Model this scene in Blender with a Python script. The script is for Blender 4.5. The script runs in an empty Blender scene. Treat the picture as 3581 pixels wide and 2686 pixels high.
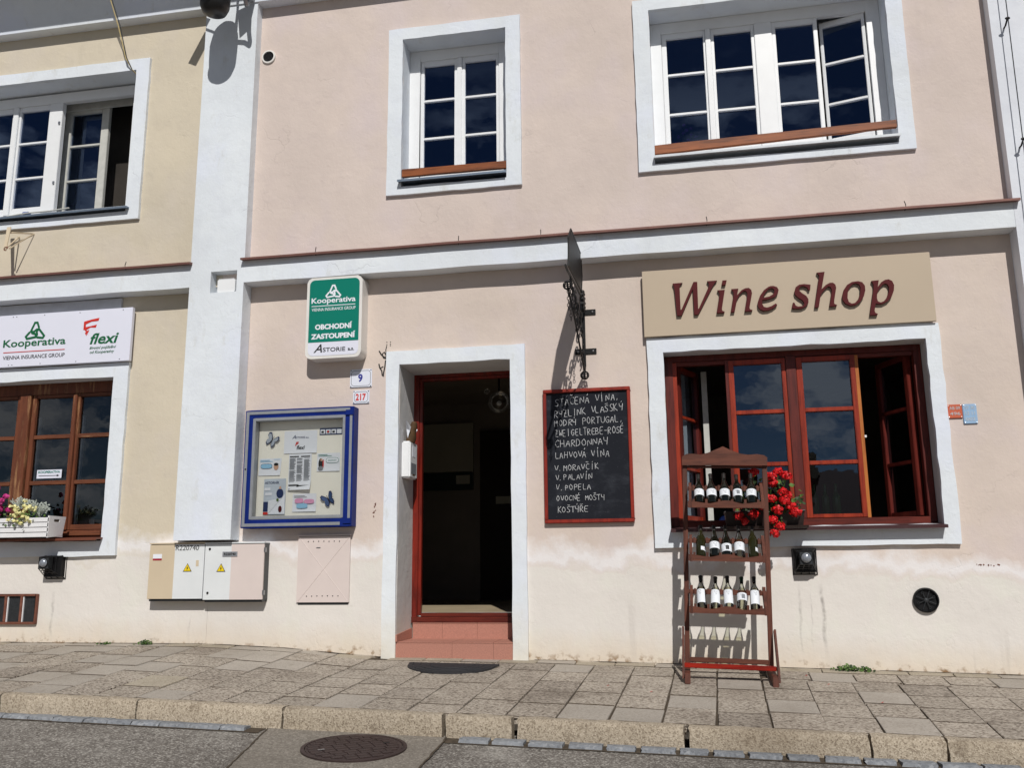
import bpy, bmesh, math, random
from mathutils import Vector, Matrix, noise as mnoise
random.seed(7)
R = math.radians
sc = bpy.context.scene
COL = sc.collection

# ------------------------------------------------------------------ camera, sky, sun, exposure
cam_d = bpy.data.cameras.new('camera'); cam = bpy.data.objects.new('camera', cam_d); COL.objects.link(cam)
yaw, pitch, roll = -0.18477, 0.20305, -0.01001
cy, sy, cp, sp = math.cos(yaw), math.sin(yaw), math.cos(pitch), math.sin(pitch)
fw = Vector((sy * cp, cy * cp, sp)); rt = Vector((cy, -sy, 0)); up = rt.cross(fw)
r2 = math.cos(roll) * rt + math.sin(roll) * up; u2 = -math.sin(roll) * rt + math.cos(roll) * up
m = Matrix((r2, u2, -fw)).transposed().to_4x4(); m.translation = (0, -8, 1.6)
cam.matrix_world = m
cam_d.sensor_width = 36; cam_d.lens = 36 * 3196.7 / 3581; cam_d.clip_start = .05; cam_d.clip_end = 2000
sc.camera = cam

SUN = Vector((.29, -1, .95)).normalized()
elev = math.asin(SUN.z); azim = math.atan2(SUN.x, SUN.y)
wd = bpy.data.worlds.new('World'); sc.world = wd; wd.use_nodes = True
nt = wd.node_tree; nt.nodes.clear()
N = nt.nodes.new
sky = N('ShaderNodeTexSky'); sky.sky_type = 'NISHITA'; sky.sun_disc = False
sky.sun_elevation = elev; sky.sun_rotation = azim; sky.dust_density = .05; sky.air_density = .8; sky.ozone_density = 3.0
tc = N('ShaderNodeTexCoord'); mp = N('ShaderNodeMapping'); mp.inputs['Scale'].default_value = (1, 1, 2.4)
mp.inputs['Location'].default_value = (.35, .1, .2)
no = N('ShaderNodeTexNoise'); no.inputs['Scale'].default_value = 8.5; no.inputs['Detail'].default_value = 10; no.inputs['Roughness'].default_value = .6
cr = N('ShaderNodeValToRGB'); cr.color_ramp.elements[0].position = .47; cr.color_ramp.elements[1].position = .60
sepd = N('ShaderNodeSeparateXYZ'); fade = N('ShaderNodeMapRange')
fade.inputs[1].default_value = .53; fade.inputs[2].default_value = .45; fade.inputs[3].default_value = .05; fade.inputs[4].default_value = 1
mul = N('ShaderNodeMath'); mul.operation = 'MULTIPLY'
mx = N('ShaderNodeMix'); mx.data_type = 'RGBA'; mx.inputs[7].default_value = (17, 16.8, 16.8, 1)
bg = N('ShaderNodeBackground'); bg.inputs[1].default_value = .05
out = N('ShaderNodeOutputWorld'); L = nt.links.new
L(tc.outputs['Generated'], mp.inputs[0]); L(mp.outputs[0], no.inputs[0]); L(no.outputs[0], cr.inputs[0])
L(tc.outputs['Generated'], sepd.inputs[0]); L(sepd.outputs[2], fade.inputs[0])
L(cr.outputs[0], mul.inputs[0]); L(fade.outputs[0], mul.inputs[1]); L(mul.outputs[0], mx.inputs[0])
L(sky.outputs[0], mx.inputs[6]); L(mx.outputs[2], bg.inputs[0]); L(bg.outputs[0], out.inputs[0])
sd = bpy.data.lights.new('sun', 'SUN'); sd.energy = 5.0; sd.angle = R(.53); sd.color = (1, .962, .905)
so = bpy.data.objects.new('sun', sd); COL.objects.link(so); so.rotation_euler = SUN.to_track_quat('Z', 'Y').to_euler(); so.location = (3, -10, 10)
sc.view_settings.view_transform = 'Standard'; sc.view_settings.look = 'None'
sc.view_settings.exposure = -.51; sc.view_settings.gamma = 1; sc.view_settings.use_curve_mapping = False

# ------------------------------------------------------------------ materials
def srgb(r, g, b):
    f = lambda c: (c / 255 / 12.92) if c / 255 <= .04045 else ((c / 255 + .055) / 1.055) ** 2.4
    return (f(r), f(g), f(b), 1)
MATS = {}
class NT:
    def __init__(s, name):
        s.m = bpy.data.materials.new(name); s.m.use_nodes = True; s.t = s.m.node_tree
        s.p = s.t.nodes['Principled BSDF']; s.n = s.t.nodes.new; s.l = s.t.links.new
        s.tc = s.n('ShaderNodeTexCoord')
    def noise(s, scale, detail=4, stretch=None, rough=.55, geo=False):
        x = s.n('ShaderNodeTexNoise'); x.inputs['Scale'].default_value = scale; x.inputs['Detail'].default_value = detail; x.inputs['Roughness'].default_value = rough
        mp = s.n('ShaderNodeMapping'); mp.inputs['Scale'].default_value = stretch or (1, 1, 1)
        s.l(s.tc.outputs['Object'], mp.inputs[0]); s.l(mp.outputs[0], x.inputs[0]); return x.outputs[0]
    def voro(s, scale, feature='F1', out='Distance', stretch=None):
        x = s.n('ShaderNodeTexVoronoi'); x.feature = feature; x.inputs['Scale'].default_value = scale
        mp = s.n('ShaderNodeMapping'); mp.inputs['Scale'].default_value = stretch or (1, 1, 1)
        s.l(s.tc.outputs['Object'], mp.inputs[0]); s.l(mp.outputs[0], x.inputs[0]); return x.outputs[out]
    def ramp(s, v, a, b, lo=0., hi=1.):
        x = s.n('ShaderNodeMapRange'); x.inputs[1].default_value = a; x.inputs[2].default_value = b; x.inputs[3].default_value = lo; x.inputs[4].default_value = hi
        s.l(v, x.inputs[0]); return x.outputs[0]
    def math(s, op, a, b=None, c=None):
        x = s.n('ShaderNodeMath'); x.operation = op
        for i, v in enumerate((a, b, c)):
            if v is None: continue
            if isinstance(v, (int, float)): x.inputs[i].default_value = v
            else: s.l(v, x.inputs[i])
        return x.outputs[0]
    def mix(s, f, a, b, mode='MIX'):
        x = s.n('ShaderNodeMix'); x.data_type = 'RGBA'; x.blend_type = mode
        for i, v in ((0, f), (6, a), (7, b)):
            if isinstance(v, (int, float)): x.inputs[i].default_value = v
            elif isinstance(v, tuple): x.inputs[i].default_value = v
            else: s.l(v, x.inputs[i])
        return x.outputs[2]
    def bump(s, h, strength=.3, dist=.01, prev=None):
        x = s.n('ShaderNodeBump'); x.inputs['Strength'].default_value = strength; x.inputs['Distance'].default_value = dist
        s.l(h, x.inputs['Height'])
        if prev is not None: s.l(prev, x.inputs['Normal'])
        return x.outputs[0]
    def done(s, col, rough=.7, normal=None, spec=.3):
        if isinstance(col, tuple): s.p.inputs['Base Color'].default_value = col
        else: s.l(col, s.p.inputs['Base Color'])
        if isinstance(rough, (int, float)): s.p.inputs['Roughness'].default_value = rough
        else: s.l(rough, s.p.inputs['Roughness'])
        s.p.inputs['Specular IOR Level'].default_value = spec
        if normal is not None: s.l(normal, s.p.inputs['Normal'])
        return s.m
def dk(c, k): return (c[0] * k, c[1] * k, c[2] * k, 1)
def simple(name, col, rough=.5, var=.85, scale=9, bump=.1, bscale=60, metallic=0, spec=.4, stretch=None):
    if name in MATS: return MATS[name]
    t = NT(name); n = t.noise(scale, 5, stretch); c = t.mix(t.ramp(n, .35, .7), col, dk(col, var))
    nb = t.bump(t.noise(bscale, 3, stretch), bump, .004)
    t.p.inputs['Metallic'].default_value = metallic
    MATS[name] = t.done(c, rough, nb, spec); return MATS[name]
def plaster(name, upper, plinth=None, white=False):
    t = NT(name); sepn = t.n('ShaderNodeSeparateXYZ'); t.l(t.tc.outputs['Object'], sepn.inputs[0]); X, Z = sepn.outputs[0], sepn.outputs[2]
    big = t.noise(.9, 6); mid = t.noise(4.5, 7, None, .65); soft = t.noise(2.1, 3, (1, 1, .6))
    c = t.mix(t.ramp(big, .38, .66), upper, dk(upper, .90))
    c = t.mix(t.ramp(mid, .52, .78, 0, .55), c, (upper[0] * .84, upper[1] * .83, upper[2] * .86, 1))
    c = t.mix(t.ramp(t.noise(1.25, 5, (1, 1, .8)), .50, .66, 0, .8), c, (upper[0] * .96, upper[1] * .965, upper[2] * 1.04, 1))
    c = t.mix(t.ramp(soft, .56, .74, 0, .45), c, (min(1, upper[0] * 1.07), upper[1] * 1.06, upper[2] * 1.03, 1))
    c = t.mix(t.math('MULTIPLY', t.ramp(t.noise(7, 6, (1, 1, .12), .6), .60, .76), t.ramp(t.noise(1.1, 2), .46, .6, 0, .5)), c, dk(upper, .84))
    # hairline cracks in patches
    wob = t.n('ShaderNodeVectorMath'); wob.operation = 'MULTIPLY_ADD'; nn = t.n('ShaderNodeTexNoise'); nn.inputs['Scale'].default_value = 3.5; nn.inputs['Detail'].default_value = 6
    t.l(t.tc.outputs['Object'], nn.inputs[0]); t.l(nn.outputs[1], wob.inputs[0]); wob.inputs[1].default_value = (.5, .5, .5); t.l(t.tc.outputs['Object'], wob.inputs[2])
    ve = t.n('ShaderNodeTexVoronoi'); ve.feature = 'DISTANCE_TO_EDGE'; ve.inputs['Scale'].default_value = .9; t.l(wob.outputs[0], ve.inputs[0])
    crack = t.math('MULTIPLY', t.ramp(ve.outputs[0], .0, .008, 1, 0), t.ramp(t.noise(1.7, 3), .55, .64))
    c = t.mix(t.math('MULTIPLY', crack, .26), c, dk(upper, .55))
    if plinth:
        wn = t.noise(2.2, 6, None, .6); wf = t.noise(9, 5)
        lvl = t.math('ADD', t.math('MULTIPLY', X, .034), Z)          # follows the street down
        lvl = t.math('ADD', lvl, t.math('MULTIPLY_ADD', wn, .62, -.31)); lvl = t.math('ADD', lvl, t.math('MULTIPLY_ADD', wf, .08, -.04))
        band = t.math('MULTIPLY', t.ramp(lvl, 1.60, 1.68), t.ramp(lvl, 1.84, 1.72))
        pc = t.mix(t.ramp(t.noise(1.4, 6), .35, .7), plinth, dk(plinth, .94)); pc = t.mix(t.ramp(t.noise(2.4, 5, None, .6), .52, .66, 0, .7), pc, srgb(222, 220, 211))
        c = t.mix(t.ramp(lvl, 1.66, 1.58), c, pc)
        c = t.mix(t.math('MULTIPLY', band, .85), c, srgb(232, 230, 231))
        low = t.math('ADD', t.math('MULTIPLY', X, .026), Z); low = t.math('ADD', low, t.math('MULTIPLY_ADD', t.noise(5, 7, (1, 1, .5), .65), -.22, .11))
        c = t.mix(t.ramp(low, 1.10, .84, 0, .55), c, srgb(212, 194, 168))
        c = t.mix(t.math('MULTIPLY', t.ramp(low, .90, .84), t.ramp(t.noise(14, 5), .5, .62)), c, srgb(140, 112, 82))
        strk = t.math('MULTIPLY', t.ramp(t.noise(5.5, 4, (1, 1, .10)), .62, .74), t.math('MULTIPLY', t.ramp(Z, 1.6, 1.3), t.ramp(t.noise(.8, 2), .5, .6)))
        c = t.mix(t.math('MULTIPLY', strk, .35), c, srgb(150, 140, 132))
        for sx_, wd_, zt_, am in ((1.07, .022, 1.50, .65), (.885, .014, 1.50, .4), (.97, .010, 1.46, .3), (-5.98, .02, 1.5, .35), (-4.55, .015, 1.3, .2)):
            xx = t.math('ADD', X, t.math('MULTIPLY_ADD', t.noise(5, 4, (1, 1, .7)), .10, -.05)); dx = t.math('ABSOLUTE', t.math('SUBTRACT', xx, sx_))
            k = t.math('MULTIPLY', t.ramp(dx, wd_, wd_ * .2), t.math('MULTIPLY', t.ramp(Z, zt_, zt_ - .15), t.ramp(Z, .85, 1.15)))
            k = t.math('MULTIPLY', k, t.ramp(t.noise(16, 5), .3, .6)); c = t.mix(t.math('MULTIPLY', k, am), c, srgb(128, 122, 118))
    if white:
        c = t.mix(t.math('MULTIPLY', t.ramp(t.noise(6, 8, (1, 1, .45), .7), .58, .72), .5), c, srgb(196, 196, 190))
        gz = t.math('ADD', Z, t.math('MULTIPLY_ADD', t.noise(6, 7), -.35, .17))
        c = t.mix(t.ramp(gz, 1.35, .9, 0, .6), c, srgb(222, 212, 190))
    nb = t.bump(t.noise(38, 5, None, .6), .22, .006); nb = t.bump(t.noise(5, 5), .42, .02, nb); nb = t.bump(t.noise(11, 6, (1, 1, .45), .7), .22, .01, nb)
    nb = t.bump(t.math('MULTIPLY', crack, -1), .35, .004, nb)
    nb = t.bump(t.ramp(t.noise(2.6, 7, None, .6), .60, .63), .22, .004, nb)
    return t.done(c, .9, nb, .12)
PINK = srgb(214, 200, 190); BEIGE = srgb(209, 199, 180); WHITE = srgb(226, 232, 238); CREAM = srgb(224, 219, 213)
M_pink = plaster('pink_plaster', PINK, CREAM); M_beige = plaster('beige_plaster', BEIGE, CREAM)
M_pinku = plaster('pink_plaster_upper', srgb(214, 200, 192)); M_beigeu = plaster('beige_plaster_upper', BEIGE)
M_white = plaster('white_render', WHITE, None, True); M_whiteb = plaster('white_render_neighbour', srgb(226, 230, 238))
M_jamb = plaster('jamb_render', srgb(205, 205, 204), None, True)
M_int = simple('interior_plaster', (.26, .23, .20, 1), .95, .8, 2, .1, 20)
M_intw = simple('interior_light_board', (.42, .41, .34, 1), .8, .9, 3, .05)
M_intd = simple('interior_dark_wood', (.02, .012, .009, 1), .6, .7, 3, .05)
M_intfloor = simple('interior_stone_floor', srgb(176, 160, 132), .6, .75, 3, .1)
def wood(name, col, col2, rough=.45, axis='x', scale=14, gloss=.0, worn=None, bump=.25):
    if name in MATS: return MATS[name]
    t = NT(name); st = {'x': (.10, 1, 1), 'z': (1, 1, .10), 'y': (1, .10, 1)}[axis]
    g = t.noise(scale, 8, st, .68); g2 = t.noise(scale * 4, 5, st)
    c = t.mix(t.ramp(g, .36, .64), col, col2); c = t.mix(t.ramp(g2, .52, .70, 0, .5), c, dk(col2, .6))
    if worn: c = t.mix(t.math('MULTIPLY', t.ramp(t.noise(7, 8, st, .75), .56, .66), .8), c, worn)
    nb = t.bump(g, bump, .004); t.p.inputs['Coat Weight'].default_value = gloss; t.p.inputs['Coat Roughness'].default_value = .25
    MATS[name] = t.done(c, rough, nb, .35); return MATS[name]
M_wdark = wood('dark_red_window_wood', srgb(104, 40, 32), srgb(78, 26, 22), .42, 'z')
M_wdarkx = wood('dark_red_rail_wood', srgb(108, 40, 28), srgb(74, 26, 19), .42, 'x')
M_worange = wood('orange_red_sash_wood', srgb(162, 58, 32), srgb(124, 39, 24), .36, 'z')
M_woyel = wood('honey_sash_wood', srgb(190, 118, 56), srgb(168, 96, 44), .4, 'z')
M_wbrown = wood('worn_brown_window_wood', srgb(116, 66, 43), srgb(90, 48, 32), .6, 'z', 14, 0, srgb(176, 132, 92))
M_wbrownx = wood('worn_brown_rail_wood', srgb(118, 70, 46), srgb(90, 50, 34), .6, 'x', 14, 0, srgb(178, 136, 96))
M_rack = wood('rack_brown_wood', srgb(110, 63, 47), srgb(78, 43, 32), .62, 'x', 16)
M_rackz = wood('rack_brown_wood_upright', srgb(104, 59, 45), srgb(74, 41, 31), .62, 'z', 16)
M_redbar = wood('polished_red_wood', srgb(178, 40, 20), srgb(122, 22, 12), .22, 'x', 10, .5)
M_board = wood('varnished_plank_wood', srgb(156, 88, 44), srgb(98, 48, 20), .5, 'x', 9, 0, srgb(182, 118, 64))
M_door = wood('door_red_wood', srgb(130, 37, 24), srgb(86, 24, 17), .3, 'z', 12, .3)
M_chalkf = wood('chalkboard_frame_wood', srgb(150, 46, 30), srgb(120, 34, 24), .45, 'z', 14)
M_wpaint = simple('white_window_paint', srgb(236, 238, 240), .35, .95, 6, .05)
M_wgrey = simple('aged_white_window_paint', srgb(200, 200, 194), .5, .85, 12, .1)
M_wplank = simple('white_planter_paint', srgb(232, 232, 234), .5, .93, 12, .1)
M_black = simple('black_wrought_iron', (.010, .010, .011, 1), .5, .7, 20, .3, 40, .1, .25)
M_blackp = simple('black_plastic', (.014, .014, .015, 1), .35, .8, 20, .1)
M_dgrey = simple('dark_grey_metal', (.07, .075, .08, 1), .35, .8, 30, .1, 60, .6)
M_lens = simple('frosted_lamp_lens', srgb(150, 156, 166), .18, .8, 20, .1, 60, .3, .7)
M_steel = simple('bare_steel', srgb(170, 172, 176), .3, .8, 30, .1, 60, .9)
M_alu = simple('grey_aluminium_strip', srgb(158, 162, 168), .45, .86, 14, .1, 60, .4)
M_blue = simple('blue_powder_coat', srgb(18, 42, 122), .5, .7, 5, .1, 60, 0, .15)
M_cream = simple('cream_pinboard', srgb(246, 243, 232), .8, .97, 3, .05)
M_paper = simple('white_paper', srgb(232, 236, 244), .7, .96, 8, .05)
M_flash = simple('brown_sheet_metal', srgb(122, 84, 76), .5, .8, 9, .15, 40, .2)
M_sillm = simple('grey_sheet_sill', srgb(126, 140, 156), .4, .85, 9, .1, 40, .5)
M_silld = simple('dark_brown_sheet_sill', srgb(86, 60, 62), .35, .85, 9, .1, 40, .4)
M_signw = simple('white_sign_board', srgb(226, 228, 242), .4, .98, 3, .02)
M_signb = simple('beige_sign_board', srgb(186, 170, 149), .55, .97, 1.5, .03)
M_wine = simple('wine_red_letter_paint', srgb(84, 27, 30), .6, .94, 6, .05, 60, 0, .15)
M_green = simple('green_sign_face', srgb(0, 122, 104), .3, .97, 3, .02)
M_ink = simple('black_print', (.012, .012, .012, 1), .5, .9, 5, 0)
M_gink = simple('green_print', srgb(12, 98, 58), .5, .95, 5, 0)
M_rink = simple('red_print', srgb(206, 50, 40), .5, .95, 5, 0)
M_bink = simple('blue_print', srgb(34, 40, 140), .5, .95, 5, 0)
M_teal = simple('teal_print', srgb(24, 128, 110), .5, .95, 5, 0)
M_lblue = simple('light_blue_print', srgb(150, 200, 232), .5, .95, 5, 0)
M_pinkp = simple('pink_print', srgb(226, 160, 196), .5, .95, 5, 0)
M_navy = simple('navy_print', srgb(34, 52, 96), .5, .8, 60, 0)
M_skin = simple('printed_skin_tone', srgb(206, 164, 140), .5, .9, 30, 0)
M_gprint = simple('grey_print', srgb(130, 134, 140), .5, .9, 5, 0)
M_chalkb = simple('chalkboard_slate', srgb(40, 44, 54), .85, .8, 5, .05, 60, 0, .04)
def slate():
    t = NT('smudged_slate'); a = srgb(38, 40, 46); c = t.mix(t.math('MULTIPLY', t.ramp(t.noise(3.2, 6, (1, 1, 2.2), .7), .5, .72), .35), a, srgb(84, 88, 96)); c = t.mix(t.ramp(t.noise(60, 3), .68, .74, 0, .35), c, srgb(120, 122, 126)); return t.done(c, .85, None, .04)
M_chalkb = slate()
M_chalk = simple('white_chalk', srgb(206, 208, 210), .9, .7, 90, 0)
M_enamel = simple('white_enamel', srgb(226, 230, 242), .2, .96, 6, .03)
M_box = simple('white_light_box_shell', srgb(228, 226, 222), .4, .93, 4, .03)
M_cabw = simple('white_cabinet_paint', srgb(222, 226, 228), .5, .94, 5, .05)
M_cabb = simple('beige_cabinet_paint', srgb(206, 190, 164), .5, .95, 5, .05)
M_cabp = simple('pink_cabinet_paint', srgb(217, 204, 199), .5, .95, 5, .05)
M_yel = simple('yellow_sticker', srgb(238, 206, 30), .4, .96, 5, 0)
M_rust = simple('rusty_brown_paint', srgb(124, 76, 60), .7, .6, 20, .3)
M_tilet = simple('terracotta_step_tile', srgb(182, 128, 112), .6, .8, 90, .1, 120)
M_mat = simple('black_rubber_mat', (.03, .03, .034, 1), .7, .7, 40, .4, 90)
M_orange = simple('terracotta_plaque', srgb(196, 96, 66), .6, .9, 20, .1)
M_lbp = simple('pale_blue_plaque', srgb(150, 182, 214), .6, .9, 20, .1)
M_lab = simple('bottle_label_paper', srgb(228, 232, 238), .6, .97, 20, 0)
M_rubber = simple('dark_capsule_foil', (.03, .027, .024, 1), .35, .8, 20, .05)
M_petal = simple('red_petal', srgb(206, 14, 22), .55, .55, 30, .05)
M_pet_m = simple('magenta_petal', srgb(196, 50, 130), .55, .6, 30, .05)
M_pet_y = simple('pale_yellow_petal', srgb(238, 232, 170), .55, .9, 30, .05)
M_pet_w = simple('violet_petal', srgb(120, 70, 170), .55, .7, 30, .05)
M_leaf = simple('green_leaf', srgb(86, 116, 50), .6, .5, 30, .05)
M_leafd = simple('dark_green_leaf', srgb(48, 70, 36), .6, .6, 30, .05)
M_silver = simple('silver_leaf', srgb(184, 192, 184), .8, .8, 30, .05)
M_soil = simple('joint_sand', srgb(84, 73, 60), .95, .5, 30, .3)
M_roof = simple('red_brown_roof_tiles', srgb(120, 62, 44), .8, .6, 6, .3, 8)
M_far = simple('ochre_house_wall', srgb(190, 170, 140), .9, .9, 1, .1)
M_brush = simple('brown_cloth_bag', srgb(96, 72, 46), .8, .6, 20, .3)
M_bluepl = simple('blue_plastic_bag', srgb(36, 74, 160), .5, .8, 10, .1)
M_cork = simple('pale_wood_stake', srgb(206, 186, 132), .7, .9, 10, .1)

def glass(name, tint=(1, 1, 1, 1), wavy=0, boost=1.0, gloss=(1, 1, 1, 1)):
    t = NT(name); tr = t.n('ShaderNodeBsdfTransparent'); tr.inputs[0].default_value = tint
    gl = t.n('ShaderNodeBsdfGlossy'); gl.inputs['Roughness'].default_value = .01; gl.inputs[0].default_value = gloss
    fr = t.n('ShaderNodeFresnel'); fr.inputs[0].default_value = 1.52; f = t.math('MULTIPLY', fr.outputs[0], boost)
    if wavy:
        b = t.bump(t.noise(3.2, 3), wavy, .01); t.l(b, gl.inputs['Normal'])
    mxs = t.n('ShaderNodeMixShader'); t.l(f, mxs.inputs[0]); t.l(tr.outputs[0], mxs.inputs[1]); t.l(gl.outputs[0], mxs.inputs[2])
    t.l(mxs.outputs[0], t.t.nodes['Material Output'].inputs[0]); return t.m
M_glass = glass('window_glass', (.70, .76, .84, 1), .03, 2.6, (.42, .60, 1, 1))  # blue tint put into the reflection in place of a deeper blue sky
M_glassw = glass('wavy_window_glass', (.80, .84, .84, 1), .08, 3.0, (.66, .80, 1, 1))  # same blue reflection tint, paler
M_glassl = glass('low_reflection_window_glass', (.74, .78, .80, 1), .08, 1.7, (.85, .92, 1, 1))  # reflects less than the shop panes, so the interior shows more
M_glassc = glass('clear_case_glass', (.97, .98, .97, 1), 0, .5)
M_bclear = glass('clear_bottle_glass', (.86, .88, .82, 1), 0, 2.0)
def dark_glass():
    t = NT('dark_bottle_glass'); t.p.inputs['Coat Weight'].default_value = .6; t.p.inputs['Coat Roughness'].default_value = .04
    return t.done((.006, .007, .004, 1), .06, None, .6)
M_bdark = dark_glass()
def green_glass():
    t = NT('olive_bottle_glass'); t.p.inputs['Transmission Weight'].default_value = .35
    return t.done((.03, .03, .01, 1), .05, None, .6)
M_bolive = green_glass()
def stone(name, base, dark, light, vs=75, pit=.5, rough=.85, bump=.6, lightmix=.5, big=1.2):
    t = NT(name); oi = t.n('ShaderNodeObjectInfo')
    # offset the pattern per piece so alike pieces do not repeat
    off = t.n('ShaderNodeVectorMath'); off.operation = 'MULTIPLY_ADD'; cb = t.n('ShaderNodeCombineXYZ')
    t.l(oi.outputs['Random'], cb.inputs[0]); t.l(oi.outputs['Random'], cb.inputs[1]); t.l(cb.outputs[0], off.inputs[0]); off.inputs[1].default_value = (37, 53, 0)
    t.l(t.tc.outputs['Object'], off.inputs[2])
    class O: outputs = {'Object': off.outputs[0]}
    t.tc = O
    v = t.n('ShaderNodeTexVoronoi'); v.inputs['Scale'].default_value = vs; t.l(off.outputs[0], v.inputs[0])
    cs = t.n('ShaderNodeSeparateColor'); t.l(v.outputs['Color'], cs.inputs[0])
    c = t.mix(t.ramp(t.noise(big, 4), .3, .7), base, dk(base, .86))
    c = t.mix(t.math('MULTIPLY', t.ramp(cs.outputs[0], .45, .95), lightmix), c, light)
    c = t.mix(t.math('MULTIPLY', t.ramp(cs.outputs[1], .62, .9), pit), c, dark)
    c = t.mix(t.ramp(t.noise(vs * .5, 4), .52, .66, 0, pit * .8), c, dark)
    gp = t.n('ShaderNodeNewGeometry'); g1 = t.n('ShaderNodeTexNoise'); g1.inputs['Scale'].default_value = 1.3; g1.inputs['Detail'].default_value = 7; g1.inputs['Roughness'].default_value = .65; t.l(gp.outputs['Position'], g1.inputs[0])
    c = t.mix(t.ramp(g1.outputs[0], .50, .68, 0, .38), c, dk(dark, 1.1)); c = t.mix(t.ramp(g1.outputs[0], .44, .32, 0, .3), c, light)
    g2 = t.n('ShaderNodeTexNoise'); g2.inputs['Scale'].default_value = 7; g2.inputs['Detail'].default_value = 4; t.l(gp.outputs['Position'], g2.inputs[0]); c = t.mix(t.ramp(g2.outputs[0], .64, .70, 0, .35), c, dark)
    tone = t.ramp(oi.outputs['Random'], 0, 1, .92, 1.06)
    hs = t.n('ShaderNodeHueSaturation'); t.l(c, hs.inputs['Color']); t.l(tone, hs.inputs['Value'])
    nb = t.bump(v.outputs['Distance'], bump, .004); nb = t.bump(t.noise(9, 5), .25, .012, nb)
    return t.done(hs.outputs[0], rough, nb, .25)
M_slab = [stone('pitted_paving_stone', srgb(180, 170, 157), srgb(84, 71, 60), srgb(208, 198, 184), 64, .9),
          stone('smooth_paving_stone', srgb(172, 164, 154), srgb(124, 115, 104), srgb(188, 180, 169), 90, .45, .85, .25),
          stone('dark_paving_stone', srgb(168, 158, 146), srgb(74, 63, 53), srgb(198, 188, 175), 60, .95),
          stone('warm_paving_stone', srgb(180, 170, 153), srgb(120, 108, 92), srgb(200, 190, 172), 84, .5)]
M_kerb = stone('kerb_concrete', srgb(180, 167, 148), srgb(100, 86, 70), srgb(202, 190, 172), 120, .55, .9, .7, .5, 3)
M_gutter = stone('grey_gutter_stone', srgb(136, 140, 146), srgb(80, 82, 86), srgb(168, 170, 172), 60, .4, .8, .4)
M_asph = stone('chip_asphalt', srgb(120, 114, 108), srgb(74, 69, 64), srgb(196, 192, 184), 96, .6, .9, .8, .7, .7)
M_patch = stone('smooth_asphalt', srgb(134, 127, 118), srgb(92, 86, 78), srgb(170, 164, 154), 95, .45, .9, .6, .5, .9)
M_iron = simple('cast_iron_lid', srgb(66, 52, 50), .6, .7, 18, .5, 50, .2)

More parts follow.
